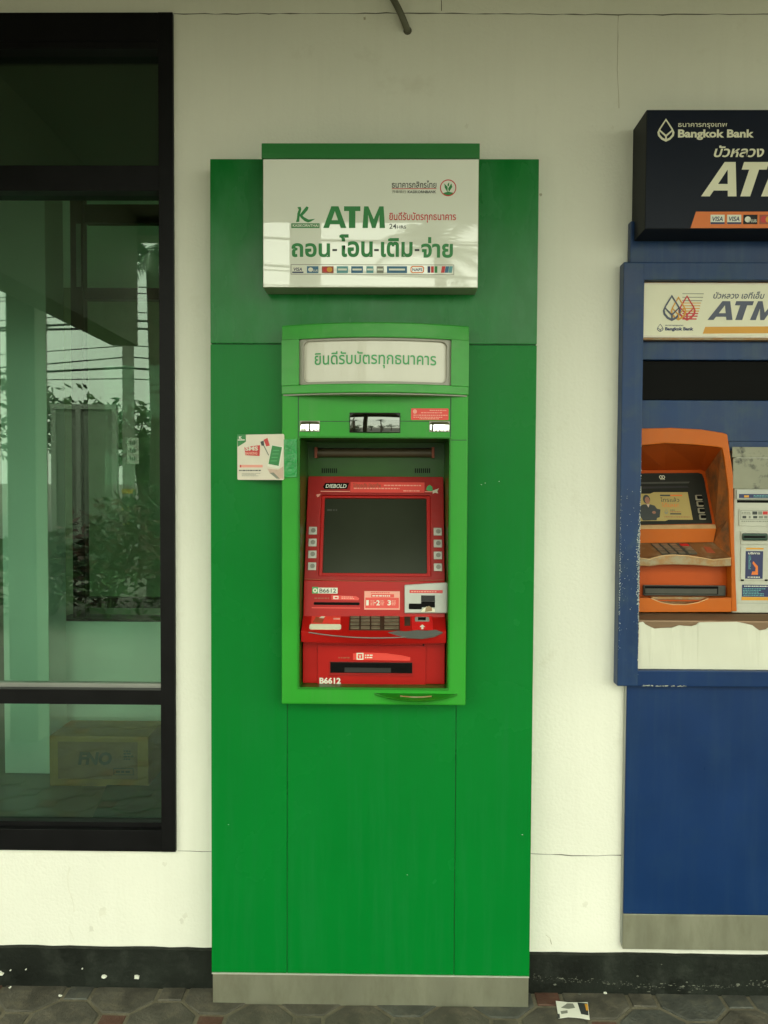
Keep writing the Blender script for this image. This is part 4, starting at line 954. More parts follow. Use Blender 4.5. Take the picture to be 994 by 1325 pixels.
# light sign inside the frame
BSY = -0.108; BS = vplane(BSY)
e = BS.ext(834.5, 366.5, 1100, 437); sw0 = ix0 + .002; sw1 = ix1 - .002
hs_ = MBx(sw0, sw1, BSY, -0.03, e[2], e[3]).build('header_sign', 'print_cream', bl, .003)
MBx(sw0, sw1, BSY + .002, -0.03, e[3] + .0003, iz1 - .0004).build('sign_gap', 'ledge_worn', hs_)
MBx(sw0, sw1, BSY + .001, -.03, e[2] - .006, e[2] - .0004).build('sign_sill', 'ledge_worn', hs_)
frame_uv(BS, (sw0, sw1, e[2], e[3]), (sw0 + .004, sw1 - .004, e[2] + .006, e[3] - .004), -.001, .0016, 'sign_rim', 'card_white', hs_)
def z7(x, y): return (795 + x / 4.995, 330 + y / 4.995)
def lotus(P, cx, cy, w, h, m, parent, t=.15, hh=(0, .0007), name='lotus_mark'):
    """pointed bud outline with a V inside"""
    def pr(s):
        pts = [(0, 1), (.34, .62), (.78, .12), (.97, -.2), (.9, -.5), (.5, -.82), (0, -1), (-.5, -.82), (-.9, -.5), (-.97, -.2), (-.78, .12), (-.34, .62)]
        return [(cx + x * w * s[0], cy - y * h * s[1]) for x, y in pts]
    o, i = pr((1, 1)), pr((1 - t * 1.35, 1 - t * 1.15))
    ou, iu = [P.hit(*q) for q in o], [P.hit(*q) for q in i]
    ob = MB().ring([P.pt(*q, hh[0]) for q in ou], [P.pt(*q, hh[0]) for q in iu], [P.pt(*q, hh[1]) for q in ou], [P.pt(*q, hh[1]) for q in iu]).build(name, m, parent)
    tw = t * w * .95
    for s in (-1, 1):
        polyp(P, [(cx + s * w * .80, cy - .10 * h), (cx + s * w * .80 - s * tw * .2, cy - .10 * h + tw * 1.4), (cx, cy + .62 * h), (cx, cy + .62 * h - tw * 1.7)], hh[0], hh[1] + .0002 + (s > 0) * .0002, 'lotus_petal', m, ob)
    polyp(P, [(cx - tw*.55, cy + .4*h), (cx + tw*.55, cy + .4*h), (cx + tw*.55, cy + .95*h), (cx - tw*.55, cy + .95*h)], hh[0], hh[1] + .0006, 'lotus_stem', m, ob)
    return ob
for k, (yy, xx) in enumerate(((250, 578), (273, 574), (295, 568), (310, 560), (328, 556), (345, 552), (362, 548), (378, 543), (395, 538), (413, 532))):
    rect(BS, z7(440, yy - 2 - k * .25) + z7(xx, yy + 2 + k * .25), 0, .0005, 'speed_line', ('print_grey', 'print_grey', 'print_grey', 'print_amber', 'print_amber', 'print_amber', 'print_amber', 'print_red', 'print_red', 'print_red')[k], hs_)
lotus(BS, *z7(470, 342), 11.6, 16.6, 'print_red', hs_, hh=(0, .0009)); lotus(BS, *z7(415, 345), 10.5, 15.6, 'print_amber', hs_, hh=(0, .0013)); lotus(BS, *z7(372, 342), 12.0, 17.0, 'print_steel', hs_, hh=(0, .0018))
lotus(BS, *z7(297, 470), 4.2, 5.2, 'print_navy', hs_)
text('ธนาคารกรุงเทพ', BS, z7(330, 451) + z7(446, 462), 'print_navy', hs_, bold=.02); text('Bangkok Bank', BS, z7(328, 466) + z7(512, 494), 'print_navy', hs_, bold=.05)
text('บัวหลวง เอทีเอ็ม', BS, z7(640, 236) + z7(972, 282), 'print_steel', hs_, bold=.016, shear=.25)
atm_word(BS, z7(603, 298) + z7(1075, 420), 'print_steel', hs_, shear=.35)
polyp(BS, [z7(572, 508), z7(588, 464), z7(1150, 460), z7(1150, 504)], 0, .0006, 'amber_bar', 'print_amber', hs_)
# panels and dark hood slot
IB = vplane(-0.078)
def zz(y, P=IB): return P.hit(900, y)[1]
MBx(sw0, sw1, -0.085, -.02, zz(466), e[2] - .0065).build('inner_panel', 'blue_paint_dusty', bl, .002)
MBx(sw0, sw1, 0.05, 0.06, zz(517.5), zz(465)).build('hood_back', 'slot_black', bl)
MBx(sw0, sw1, -0.02, 0.05, zz(466) , zz(465)).build('hood_top', 'slot_black', bl)
MBx(sw0, sw0 + .002, -0.07, 0.05, zz(517.5), zz(466) - .001).build('hood_side', 'slot_black', bl); MBx(sw1 - .002, sw1, -0.07, 0.05, zz(517.5), zz(466) - .001).build('hood_side', 'slot_black', bl)
MBx(sw0 + .003, sw1 - .003, -0.070, -0.064, zz(517), zz(467)).build('hood_glass', 'slot_black', bl)
MBx(sw0, sw1, -0.080, .02, zz(571), zz(518)).build('inner_panel', 'blue_paint_dusty', bl, .002)
MBx(IB.hit(943, 575)[0], sw1, -0.080, .02, zz(583), zz(571) - .0003).build('inner_panel', 'blue_paint_dusty', bl)

# orange terminal
OY = -0.095; OP = vplane(OY)
def z8(x, y): return (795 + x / 4.995, 530 + y / 4.995)
def z9(x, y): return (795 + x / 4.995, 690 + y / 4.995)
oL = OP.hit(800, 650)[0]                                # continues behind the frame
def opx(pts): return [OP.hit(*q) for q in pts]
outer = [z8(-120, 150), z8(40, 128), z8(180, 122), z8(370, 118), z8(560, 128), z8(700, 150), z8(728, 160), z8(738, 230), z8(765, 420)]
inner = [z8(-60, 262), z8(40, 244), z8(170, 233), z8(330, 218), z8(520, 228), z8(660, 242), z8(695, 250), z8(706, 300), z8(735, 520)]
o_, i_ = opx(outer), opx(inner)
def strip(A, B, P, h0, h1, name, m, parent, bevel=.003):
    mb = MB(); n = len(A)
    V = [P.pt(*q, h0) for q in A] + [P.pt(*q, h0) for q in B] + [P.pt(*q, h1) for q in A] + [P.pt(*q, h1) for q in B]
    f = []
    for i in range(n - 1):
        f += [(i, i+1, n+i+1, n+i), (2*n+i, 3*n+i, 3*n+i+1, 2*n+i+1), (i, 2*n+i, 2*n+i+1, i+1), (n+i, n+i+1, 3*n+i+1, 3*n+i)]
    f += [(0, n, 3*n, 2*n), (n-1, 3*n-1, 4*n-1, 2*n-1) if False else (n-1, 2*n+n-1, 3*n+n-1, n+n-1)]
    mb.add(V, f); return mb.build(name, m, parent, bevel, angle=45)
A = outer + [z9(775, 100), z9(790, 505)]; B = inner + [z9(752, 155), z9(756, 505)]
ot = strip(opx(A), opx(B), OP, -.03, .004, 'terminal_hood', 'orange_plastic', bl)
# recess: ceiling, right cheek, sloping screen face
bkT, bkB = hitY(870, 608, 0.045), hitY(870, 684, -0.030)
OS = Plane((0, bkB.y, bkB.z), (0, bkT.y - bkB.y, bkT.z - bkB.z))
def on(P, px, py): return P.pt(*P.hit(px, py), 0)
cT = [on(OS, *z8(x, y)) for x, y in ((-60, 392), (100, 391), (330, 389), (560, 388), (588, 400))]
fT = [OP.pt(*OP.hit(*z8(x, y)), -.002) for x, y in ((-60, 262), (100, 238), (330, 218), (600, 236), (695, 250))]
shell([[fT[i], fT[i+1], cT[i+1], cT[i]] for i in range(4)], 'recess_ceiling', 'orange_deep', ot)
cR = [cT[-1], on(OS, *z8(652, 742)), on(OS, *z8(660, 770))]
fR = [OP.pt(*OP.hit(*z8(x, y)), -.002) for x, y in ((695, 250), (730, 470), (745, 700))]
kR = OP.pt(*OP.hit(*z9(752, 155)), -.002)
cK = hitY(*z9(640, 60), -0.035)
shell([[fR[0], fR[1], cR[1], cR[0]], [fR[1], fR[2], cR[2], cR[1]], [fR[2], kR, cK, cR[2]]], 'recess_cheek', 'orange_grubby', ot)
sf = [on(OS, *z8(-60, 392)), on(OS, *z8(585, 388)), on(OS, *z8(660, 770)), on(OS, *z8(-60, 772))]
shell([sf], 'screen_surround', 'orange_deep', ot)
bz = polyp(OS, [z8(-40, 415), z8(540, 411), z8(565, 420), z8(578, 450), z8(632, 738), z8(-40, 746)], 0, .004, 'screen_bezel', 'bezel_dark', ot, .001)
OSB = Plane(OS.pt(0, 0, .004), OS.v)
polyp(OSB, [z8(-40, 470), z8(488, 466), z8(480, 476), z8(-40, 482)], 0, .001, 'bezel_ridge', 'slot_grey', bz); polyp(OSB, [z8(-40, 500), z8(470, 494), z8(480, 504), z8(-40, 512)], 0, .0008, 'bezel_ridge', 'black_matte', bz)
polyp(OSB, [z8(-40, 544), z8(232, 544), z8(255, 534), z8(474, 534), z8(508, 712), z8(352, 712), z8(330, 720), z8(-40, 720)], 0, .0008, 'screen', 'screen_card', ot)
def zA(x, y): return (820 + x / 9.94, 590 + y / 9.94)
# printed figure and writing shown on the screen
scr = bz
polyp(OSB, [zA(70, 650), zA(120, 625), zA(205, 622), zA(270, 640), zA(300, 680), zA(345, 690), zA(335, 790), zA(300, 800), zA(295, 828), zA(120, 832), zA(75, 760)], .0008, .0012, 'printed_jacket', 'print_dark', scr)
slab(OSB, ellipse(OSB, *zA(165, 558), 4.6, 5.8, 18), .0008, .0013, 'printed_head', 'print_dark', scr); slab(OSB, ellipse(OSB, *zA(175, 572), 3.1, 4.6, 16), .0013, .0016, 'printed_face', 'skin_print', scr)
polyp(OSB, [zA(165, 625), zA(205, 622), zA(190, 665)], .0012, .0016, 'printed_shirt', 'skin_light', scr); slab(OSB, ellipse(OSB, *zA(262, 728), 2.4, 1.8, 12), .0012, .0016, 'printed_hand', 'skin_print', scr)
rect(OSB, zA(340, 500) + zA(470, 518), .0008, .0012, 'printed_bar', 'print_dark', scr); rect(OSB, zA(470, 500) + zA(625, 518), .0008, .0012, 'printed_bar', 'print_orange', scr)
text('โทรแล้ว', OSB, zA(345, 535) + zA(585, 592), 'print_dark', scr, h=.0013, bold=.004); text('ได้เลย!', OSB, zA(360, 602) + zA(575, 660), 'print_orange', scr, h=.0013, bold=.002)
lotus(OSB, *zA(420, 718), 2.4, 3.2, 'print_grey', scr, hh=(.0008, .0013), t=.2)
fine_print(OSB, zA(470, 690) + zA(530, 705), 1, 'print_dark', scr, h=.0013, seed=61); rect(OSB, zA(470, 738) + zA(612, 754), .0008, .0012, 'printed_bar', 'print_dark', scr); fine_print(OSB, zA(468, 712) + zA(610, 728), 1, 'brown_print', scr, h=.0013, seed=62); fine_print(OSB, zA(395, 778) + zA(740, 794), 1, 'brown_print', scr, h=.0013, seed=63, fill=1)
for dx in (-1.6, 1.6):
    c = ellipse(OSB, zA(366, 272)[0] + dx, zA(366, 272)[1], 2.2, 2.2, 14); ci = ellipse(OSB, zA(366, 272)[0] + dx, zA(366, 272)[1], 1.4, 1.4, 14)
    MB().ring([OSB.pt(*q, 0) for q in c], [OSB.pt(*q, 0) for q in ci], [OSB.pt(*q, .0006 + .0002*(dx > 0)) for q in c], [OSB.pt(*q, .0006 + .0002*(dx > 0)) for q in ci]).build('maker_mark', 'print_cream', bz)
text('NCR', OSB, zA(345, 296) + zA(405, 308), 'print_cream', bz, bold=.02)
for i, (x, y) in enumerate(((545, 570), (553, 610), (561, 654), (569, 695))):
    k_ = rect(OSB, z8(x - 22, y - 17) + z8(x + 22, y + 17), 0, .003, 'function_key', 'key_metal', bz, .001, r=.003); rect(OSB, z8(x - 12, y - 10) + z8(x + 22, y + 10), .003, .0036, 'key_face', 'slot_black', k_, r=.002)
# shelf below the screen
shz = [on(OS, *z8(-60, 746)), on(OS, *z8(652, 742)), hitY(*z8(660, 768), -.042), hitY(*z8(-60, 772), -.042)]
shell([shz], 'screen_sill', 'edge_pale', ot)
sa, sb_ = hitY(*z8(-60, 772), -.042), hitY(*z8(660, 768), -.042); sc_, sd2 = hitY(*z9(640, 58), -.040), hitY(*z9(-60, 62), -.040)
shell([[sa, sb_, sc_, sd2]], 'screen_shelf', 'orange_plastic', ot)
shell([[cR[2], sb_, sc_, cK]], 'recess_gusset', 'orange_grubby', ot)
# keypad deck
ka_, kb2 = hitY(870, 703, -.038), hitY(870, 722, -0.100)
KP = Plane((0, kb2.y, kb2.z), (0, ka_.y - kb2.y, ka_.z - kb2.z))
polyp(KP, [z9(-60, 62), z9(645, 55), z9(752, 156), z9(640, 152), z9(480, 140), z9(380, 138), z9(240, 148), z9(150, 158), z9(-60, 160)], -.02, 0, 'keypad_deck', 'deck_orange', ot)
kpl = polyp(KP, [z9(232, 68), z9(480, 66), z9(535, 138), z9(310, 140)], 0, .001, 'keypad', 'slot_grey', ot)
for r_ in range(4):
    for c_ in range(4):
        if c_ < 3: a0 = 242 + c_ * 57
        else: a0 = 420
        sx = 17 * r_; y0 = 73 + r_ * 16; w_ = 40 if c_ < 3 else 52
        polyp(KP, [z9(a0 + sx, y0), z9(a0 + w_ + sx, y0), z9(a0 + w_ + 13 + sx, y0 + 12), z9(a0 + 13 + sx, y0 + 12)], .001, .0035, 'key', 'key_metal' if not (c_ == 3 and r_ == 0) else 'print_red', kpl)
polyp(KP, [z9(575, 85), z9(620, 92), z9(655, 130), z9(600, 125)], 0, .0008, 'deck_stain', 'brown_print', ot)
# lip, pocket, slot, base
lipA = [z9(-60, 160), z9(150, 158), z9(225, 168), z9(300, 146), z9(380, 140), z9(480, 146), z9(560, 158), z9(640, 172), z9(755, 160)]
lipB = [z9(-60, 208), z9(150, 210), z9(228, 214), z9(300, 204), z9(380, 202), z9(480, 204), z9(560, 208), z9(640, 216), z9(756, 212)]
LPp = vplane(OY - .010)
strip([LPp.hit(*q) for q in lipA], [LPp.hit(*q) for q in lipB], LPp, -.02, 0, 'deck_lip', 'ledge_worn', ot, .002)
mb = MB(); mb.tube([LPp.pt(*LPp.hit(*q), .001) for q in lipA], .0014, 6); mb.build('lip_edge', 'edge_pale', ot)
PKt, PKb = hitY(870, 733, OY), hitY(870, 776, -0.075)
PK = vplane(-0.060)
rect(PK, (820, 728, 947.5, 775), -.02, 0, 'slot_pocket', 'orange_deep', ot)
MBx(oL, OP.hit(*z9(756, 300))[0], OY + .002, -.058, PK.hit(870, 775)[1] - .002, PK.hit(870, 774.5)[1]).build('pocket_floor', 'orange_deep', ot)
sg = rect(PK, z9(182, 334) + z9(712, 402), 0, .012, 'slot_surround', 'slot_grey', ot, .003)
rect(vplane(-.072), z9(196, 342) + z9(672, 394), -.004, .0006, 'cash_slot', 'slot_black', sg); rect(vplane(-.072), z9(200, 358) + z9(664, 390), 0.0006, .0014, 'slot_shutter', 'slot_grey', sg)
bot = opx([z9(-60, 416), z9(230, 418), z9(300, 446), z9(380, 460), z9(460, 460), z9(540, 446), z9(610, 420), z9(756, 415), z9(756, 508), z9(-60, 508)])
slab(OP, bot, -.03, .003, 'terminal_base', 'orange_plastic', ot, .002)
mb = MB(); mb.tube([OP.pt(*OP.hit(*q), .003) for q in (z9(235, 420), z9(300, 446), z9(380, 460), z9(460, 460), z9(540, 446), z9(605, 421))], .0013, 6); mb.build('scoop_edge', 'edge_pale', ot)
rect(vplane(-.078), z9(240, 412) + z9(610, 462), -.01, 0, 'scoop_back', 'ledge_worn', ot)

for o_c in [c for c in bl.children if c is ot] + list(ot.children): clampx(o_c, ix0 + .0012)
# grey column of readers to the right of the orange terminal
GY = -0.088; GP = vplane(GY)
gx0 = (GP.hit(945, 600)[0] + GP.hit(954, 780)[0]) / 2; gx1 = gx0 + 0.30
gp = MBx(gx0, gx1, GY, -.01, GP.hit(970, 793)[1], GP.hit(970, 579)[1]).build('reader_column', 'grey_plastic', bl, .003)
def zB(x, y): return (930 + x / 5.76, 570 + y / 5.76)
gr = lambda a, b, c, d, h0, h1, nm, m, **k: rect(GP, zB(a, b) + zB(c, d), h0, h1, nm, m, gp, **k)
gr(100, 50, 1100, 128, 0, .002, 'cover_strip', 'grey_grubby', bevel=.001); gr(104, 134, 1100, 362, 0, .003, 'cover_panel', 'grey_grubby', bevel=.0015)
gr(128, 368, 1100, 440, 0, .006, 'slot_housing', 'silver_plastic', bevel=.002)
GQ = vplane(GY - .006); bb = rect(GQ, zB(152, 400) + zB(900, 430), 0, .0007, 'blue_label', 'print_navy', gp); rect(GQ, zB(190, 408) + zB(225, 424), .0007, .0011, 'label_mark', 'print_amber', bb); fine_print(GQ, zB(260, 405) + zB(560, 426), 2, 'print_teal', bb, h=.0013, seed=71)
gr(138, 446, 1100, 466, 0, .0008, 'receipt_slot', 'slot_black')
gr(150, 514, 1100, 640, 0, .003, 'logo_panel', 'grey_plastic', bevel=.001); GR = vplane(GY - .003)
lp_ = frame(GR, zB(164, 520) + zB(640, 592), zB(168, 523) + zB(636, 589), 0, .0006, 'label_border', 'print_grey', gp)
fine_print(GR, zB(172, 530) + zB(240, 552), 2, 'print_grey', gp, h=.0006, seed=72)
for k, (x, w_, m_) in enumerate(((252, 36, 'print_dark'), (295, 30, 'print_grey'), (330, 36, 'print_red'), (375, 40, 'print_grey'), (425, 40, 'print_navy'), (475, 40, 'print_grey'))): rect(GR, zB(x, 528) + zB(x + w_, 552), 0, .0006, 'card_logo', m_, gp)
for k, (x, w_, m_) in enumerate(((178, 28, 'print_dark'), (225, 14, 'print_grey'), (258, 30, 'print_dark'), (300, 30, 'print_grey'), (340, 24, 'print_grey'), (380, 34, 'print_dark'), (430, 34, 'print_grey'))): rect(GR, zB(x, 562) + zB(x + w_, 580), 0, .0006, 'card_logo', m_, gp)
fine_print(GR, zB(170, 596) + zB(460, 608), 1, 'print_grey', gp, h=.0006, seed=73, fill=1)
gr(162, 680, 1100, 776, 0, .004, 'card_housing', 'grey_plastic', bevel=.002); rect(vplane(GY - .004), zB(172, 690) + zB(364, 746), 0, .006, 'card_bezel', 'dark_green_plastic', gp, .003, r=.005); rect(vplane(GY - .010), zB(188, 712) + zB(350, 726), 0, .0006, 'card_slot', 'slot_black', gp)
gr(162, 790, 1100, 1046, 0, .003, 'reader_door', 'grey_plastic', bevel=.0015)
nv = rect(GR, zB(200, 824) + zB(330, 1030), 0, .0008, 'blue_notice', 'print_navy', gp); 
text('บริการ', GR, zB(220, 832) + zB(308, 848), 'print_white', nv, h=.0013, bold=.02); fine_print(GR, zB(215, 1012) + zB(315, 1024), 1, 'print_white', nv, h=.0013, seed=75, fill=1)
polyp(GR, [zB(252, 915), zB(258, 900), zB(292, 938), zB(292, 1000), zB(244, 1000), zB(250, 976), zB(272, 976), zB(276, 950)], .0008, .0014, 'orange_arrow', 'print_orange', nv)
fine_print(GR, zB(222, 856) + zB(240, 960), 12, 'print_teal', nv, h=.0013, seed=76)
rect(GR, zB(205, 800) + zB(335, 812), 0, .0006, 'yellow_strip', 'print_amber', gp)
gr(164, 1034, 184, 1046, .003, .005, 'door_hinge', 'slot_black'); gr(340, 1034, 362, 1046, .003, .005, 'door_hinge', 'slot_black')
n2 = gr(174, 1076, 700, 1166, 0, .001, 'blue_notice', 'print_navy'); fine_print(GP, zB(190, 1080) + zB(560, 1092), 1, 'print_white', n2, h=.0016, seed=77, fill=1); fine_print(GP, zB(180, 1098) + zB(420, 1160), 5, 'print_teal', n2, h=.0016, seed=78, fill=.6)
gr(170, 1168, 700, 1192, 0, .001, 'amber_strip', 'print_amber'); gr(140, 1214, 1100, 1216, 0, .0006, 'joint_line', 'print_grey')
# right-hand remainder of the fascia, out of the picture
MBx(gx1 + .002, sw1, GY + .002, -.01, GP.hit(970, 793)[1], zz(584)).build('side_panel', 'blue_paint', bl, .002)
# steel ledge with a torn protective film
ey0 = GP.hit(900, 793.5)[1]; ey1 = vplane(-.112).hit(900, 803)[1]
MB().loft([Vector((sw0, SB - .05, ey0 - .002)), Vector((sw0, SB + GY - .002, ey0)), Vector((sw0, SB - .114, ey1)), Vector((sw0, SB - .114, iz0 + .0005)), Vector((sw0, SB - .05, iz0 + .0005))],
          [Vector((sw1, SB - .05, ey0 - .002)), Vector((sw1, SB + GY - .002, ey0)), Vector((sw1, SB - .114, ey1)), Vector((sw1, SB - .114, iz0 + .0005)), Vector((sw1, SB - .05, iz0 + .0005))]).build('steel_ledge', 'brown_steel', bl, .004)
WF = vplane(-.1145)
top = [(155, 575), (185, 572), (200, 588), (235, 606), (260, 616), (300, 612), (370, 610), (400, 600), (420, 594), (450, 598), (500, 600), (530, 590), (545, 574), (700, 573), (790, 572), (850, 584), (890, 594), (910, 610), (935, 628), (975, 622), (1000, 606), (1050, 588), (1150, 574)]
tp = [WF.hit(*z9(*q)) for q in top]; wz = iz0 + .001
tp = [(max(sw0 + .001, a), b) for a, b in tp] + [(sw1 - .001, tp[-1][1])]
mb = MB(); A = [WF.pt(a, b, 0) for a, b in tp]; B = [WF.pt(a, wz, 0) for a, b in tp]; A2 = [WF.pt(a, b, .0035 if i % 3 else .006) for i, (a, b) in enumerate(tp)]; B2 = [WF.pt(a, wz, .0008) for a, b in tp]; n = len(tp)
mb.add(A + B + A2 + B2, [f for i in range(n - 1) for f in ((2*n+i, 2*n+i+1, 3*n+i+1, 3*n+i), (i, i+1, 2*n+i+1, 2*n+i))])
mb.build('torn_film', 'white_film', bl)

for o_c in ot.children_recursive: clampx(o_c, ix0 + .0012)
vplane, hitY, MBx = vplane_, hitY_, MBx_
# ------------------------------------------------------------------ navy sign box above it
NY = -0.125; NP = vplane(NY)
e = NP.ext(836, 141.5, 1150, 296); sx1 = bx1 - .02
ns = thing('sign_box', ((e[0] + sx1) / 2, -.06, e[2]), 'navy bank sign box with slanted white lettering over the blue machine', 'sign')
MB().loft([Vector((x, y, z)) for x, y, z in ((e[0], NY + .002, e[2]), (sx1, NY + .002, e[2]), (sx1, NY + .002, e[3]), (e[0], NY + .002, e[3]))],
          [Vector((x, y, z)) for x, y, z in ((e[0], -.0005, e[2] - .006), (sx1, -.0005, e[2] - .006), (sx1, -.0005, e[3]), (e[0], -.0005, e[3]))]).build('sign_case', 'navy_edge', ns, .0015)
MBx(e[0] + .001, sx1 - .001, NY, NY + .0025, e[2] + .001, e[3] - .001).build('sign_face', 'navy_sign', ns, .0008)
def z6(x, y): return (800 + x / 5.124, 130 + y / 5.124)
lotus(NP, *z6(317, 196), 11.3, 15, 'print_cream', ns, t=.17)
text('ธนาคารกรุงเทพ', NP, z6(398, 150) + z6(722, 186), 'print_cream', ns, bold=.006)
text('Bangkok Bank', NP, z6(397, 192) + z6(900, 262), 'print_cream', ns, bold=.035)
text('บัวหลวง', NP, z6(635, 298) + z6(968, 376), 'print_cream', ns, bold=.022, shear=.25)
atm_word(NP, z6(552, 408) + z6(1250, 636), 'print_cream', ns, shear=.35)
ob_ = polyp(NP, [z6(480, 846), z6(516, 737), z6(1600, 737), z6(1600, 846)], 0, .0006, 'orange_band', 'print_orange', ns)
for k, (a, base, kind) in enumerate(((612, 'print_white', 'visa'), (722, 'print_white', 'visa'), (829, 'black_gloss', 'plus'), (937, 'brown_print', 'mc'), (1045, 'print_blue', 'band'))):
    card(NP, z6(a, 758) + z6(a + 93, 820), base, ob_, kind, h=.0006)

# ------------------------------------------------------------------ cable stub, litter
cp = [hitY(497, -40, -.02), hitY(503, -12, -.026), hitY(512, 4, -.030), hitY(519, 18, -.028), hitY(524, 30, -.018), hitY(527, 38, -.004), hitY(528, 40, .01)]
pts = []
for i in range(len(cp) - 1):
    for t in range(4): pts.append(cp[i].lerp(cp[i+1], t / 4))
pts.append(cp[-1])
for _ in range(2): pts = [pts[0]] + [(pts[i-1] + pts[i] * 2 + pts[i+1]) / 4 for i in range(1, len(pts) - 1)] + [pts[-1]]
cs_ = thing('cable_conduit', (cp[5].x, -.004, cp[5].z), 'grey cable conduit bending into the wall above the white sign box', 'conduit')
MB().tube(pts, .0095, 12).build('conduit', 'pipe_grey', cs_, smooth=True)
c = W0.hit(527.5, 39.5); MB().tube([(c[0], .001, c[1]), (c[0], -.004, c[1])], [.0125, .0105], 14).build('grommet', 'groove_dark', cs_)

lf0 = hitZ(741, 1307, .008)
lt = thing('leaflet', (lf0.x, lf0.y, .008), 'small printed paper leaflet lying on the paving by the skirting', 'leaflet')
def gz(x, y, h): p = hitZ(700 + x / 3.381, 1220 + y / 3.381, h); return p
def gpoly(pts, h0, h1, nm, m, parent):
    A = [gz(x, y, h0) for x, y in pts]; B = [Vector((a.x, a.y, h1 + (a.z - h0))) for a in A]
    return MB().loft(A, B).build(nm, m, parent)
lp1 = gpoly([(65, 255), (120, 262), (205, 262), (214, 338), (170, 330), (120, 326), (78, 332)], .0085, .0095, 'sheet', 'paper', lt)
gpoly([(160, 262), (204, 266), (209, 318), (176, 312)], .0095, .0099, 'printed_block', 'print_dark', lt)
gpoly([(88, 285), (115, 266), (140, 266), (150, 285), (120, 290)], .0095, .0099, 'printed_block', 'print_grey', lt); gpoly([(86, 300), (116, 296), (118, 308), (90, 312)], .0095, .0099, 'printed_block', 'print_grey', lt)
gpoly([(192, 268), (204, 268), (208, 296), (198, 296)], .0099, .0102, 'printed_block', 'print_amber', lt); gpoly([(72, 312), (82, 312), (84, 330), (74, 330)], .0095, .0102, 'printed_block', 'print_dark', lt)
ltr = 'torn white paper scrap on the paving '
for k, (px, py, r, lab) in enumerate(((783, 1285, .007, ltr + 'between the skirting and the leaflet'), (78.5, 1288.5, .006, ltr + 'among red pavers below the window'), (13, 1278, .004, 'tiny pale paper fleck at the skirting foot below the window'), (750, 1287, .0045, 'tiny grey paper fleck behind the printed leaflet'))):
    p = hitZ(px, py, .008); rn = random.Random(k + 3); L = []
    for i in range(7):
        a = 2 * math.pi * i / 7; q = r * rn.uniform(.6, 1.2); L.append(Vector((p.x + q * math.cos(a), p.y + q * .8 * math.sin(a), .007 + rn.uniform(0, .003))))
    tag(MB().loft(L, [v + Vector((0, 0, .0008)) for v in L]).build('paper_scrap', 'paper' if k < 3 else 'chip_grey', None, loc=(p.x, p.y, .007)), lab, 'litter')
# ------------------------------------------------------------------ the street side, seen as reflections
def leaf_cloud(mb, centre, rad, n, size, rnd, shell_=0.55):
    for _ in range(n):
        d = Vector((rnd.gauss(0, 1), rnd.gauss(0, 1), rnd.gauss(0, 1))).normalized() * (shell_ + (1 - shell_) * rnd.random() ** .6) 
        p = centre + Vector((d.x * rad[0], d.y * rad[1], d.z * rad[2]))
        a = Vector((rnd.gauss(0, 1), rnd.gauss(0, 1), rnd.gauss(0, .6))).normalized(); b = a.cross(Vector((rnd.gauss(0, 1), rnd.gauss(0, 1), rnd.gauss(0, 1)))).normalized()
        s = size * rnd.uniform(.6, 1.3)
        mb.add([p - a * s, p + b * s * .38, p + a * s, p - b * s * .38], [(0, 1, 2, 3)])
def tree(loc, h, r, label, leafm, seed, n=70):
    rnd = random.Random(seed); t = thing('street_tree', loc, label, 'tree', None); L = Vector(loc)
    trunk = MB(); top = L + Vector((rnd.uniform(-.2, .2), rnd.uniform(-.2, .2), h * .55)); trunk.tube([L - Vector((0, 0, .1)), L.lerp(top, .5) + Vector((.08, .05, 0)), top], [.16, .12, .08], 9)
    crown = MB(); C = L + Vector((0, 0, h - r * .85))
    for k in range(16):
        d = Vector((rnd.gauss(0, 1), rnd.gauss(0, 1), rnd.gauss(0, .8))).normalized() * r * rnd.uniform(.35, .95); c = C + Vector((d.x, d.y, d.z * .85))
        trunk.tube([top - Vector((0, 0, .2)), top.lerp(c, .5) + Vector((0, 0, .1)), c], [.05, .03, .012], 6)
        leaf_cloud(crown, c, (r * .42, r * .42, r * .33), n, .13, rnd)
    trunk.build('trunk', 'bark', t); crown.build('crown', leafm, t)
def palm(loc, h, fl, label, seed, nf=17):
    rnd = random.Random(seed); t = thing('palm_tree', loc, label, 'palm'); L = Vector(loc); trunk = MB()
    top = L + Vector((rnd.uniform(-.15, .15), rnd.uniform(-.1, .1), h)); trunk.tube([L - Vector((0, 0, .1)), L.lerp(top, .5) + Vector((.06, 0, 0)), top], [.13, .10, .08], 9); trunk.build('trunk', 'bark', t)
    fr = MB()
    for k in range(nf):
        az = 2 * math.pi * k / nf + rnd.uniform(-.2, .2); el = rnd.uniform(-.15, 1.25); l = fl * rnd.uniform(.8, 1.15)
        d = Vector((math.cos(az) * math.cos(el), math.sin(az) * math.cos(el), math.sin(el))); pts = []
        for i in range(10):
            s = i / 9; pts.append(top + d * l * s + Vector((0, 0, -l * .55 * s * s)))
        fr.tube(pts, [.014 * (1 - .8 * i / 9) for i in range(10)], 5)
        for i in range(1, 10):
            for q in (0, .5):
                p = pts[i].lerp(pts[i-1], q); ax = (pts[i] - pts[i-1]).normalized(); sd_ = ax.cross(Vector((0, 0, 1)));
                if sd_.length < .05: sd_ = Vector((1, 0, 0))
                sd_.normalize(); ll = l * .30 * (1 - abs(i / 9 - .45) * .9)
                for s in (-1, 1):
                    tip = p + (sd_ * s * .8 + ax * .6 + Vector((0, 0, -.45))).normalized() * ll; w = ax * .022
                    fr.add([p - w, p + w, tip], [(0, 1, 2)])
    fr.build('fronds', 'palm_leaf', t)
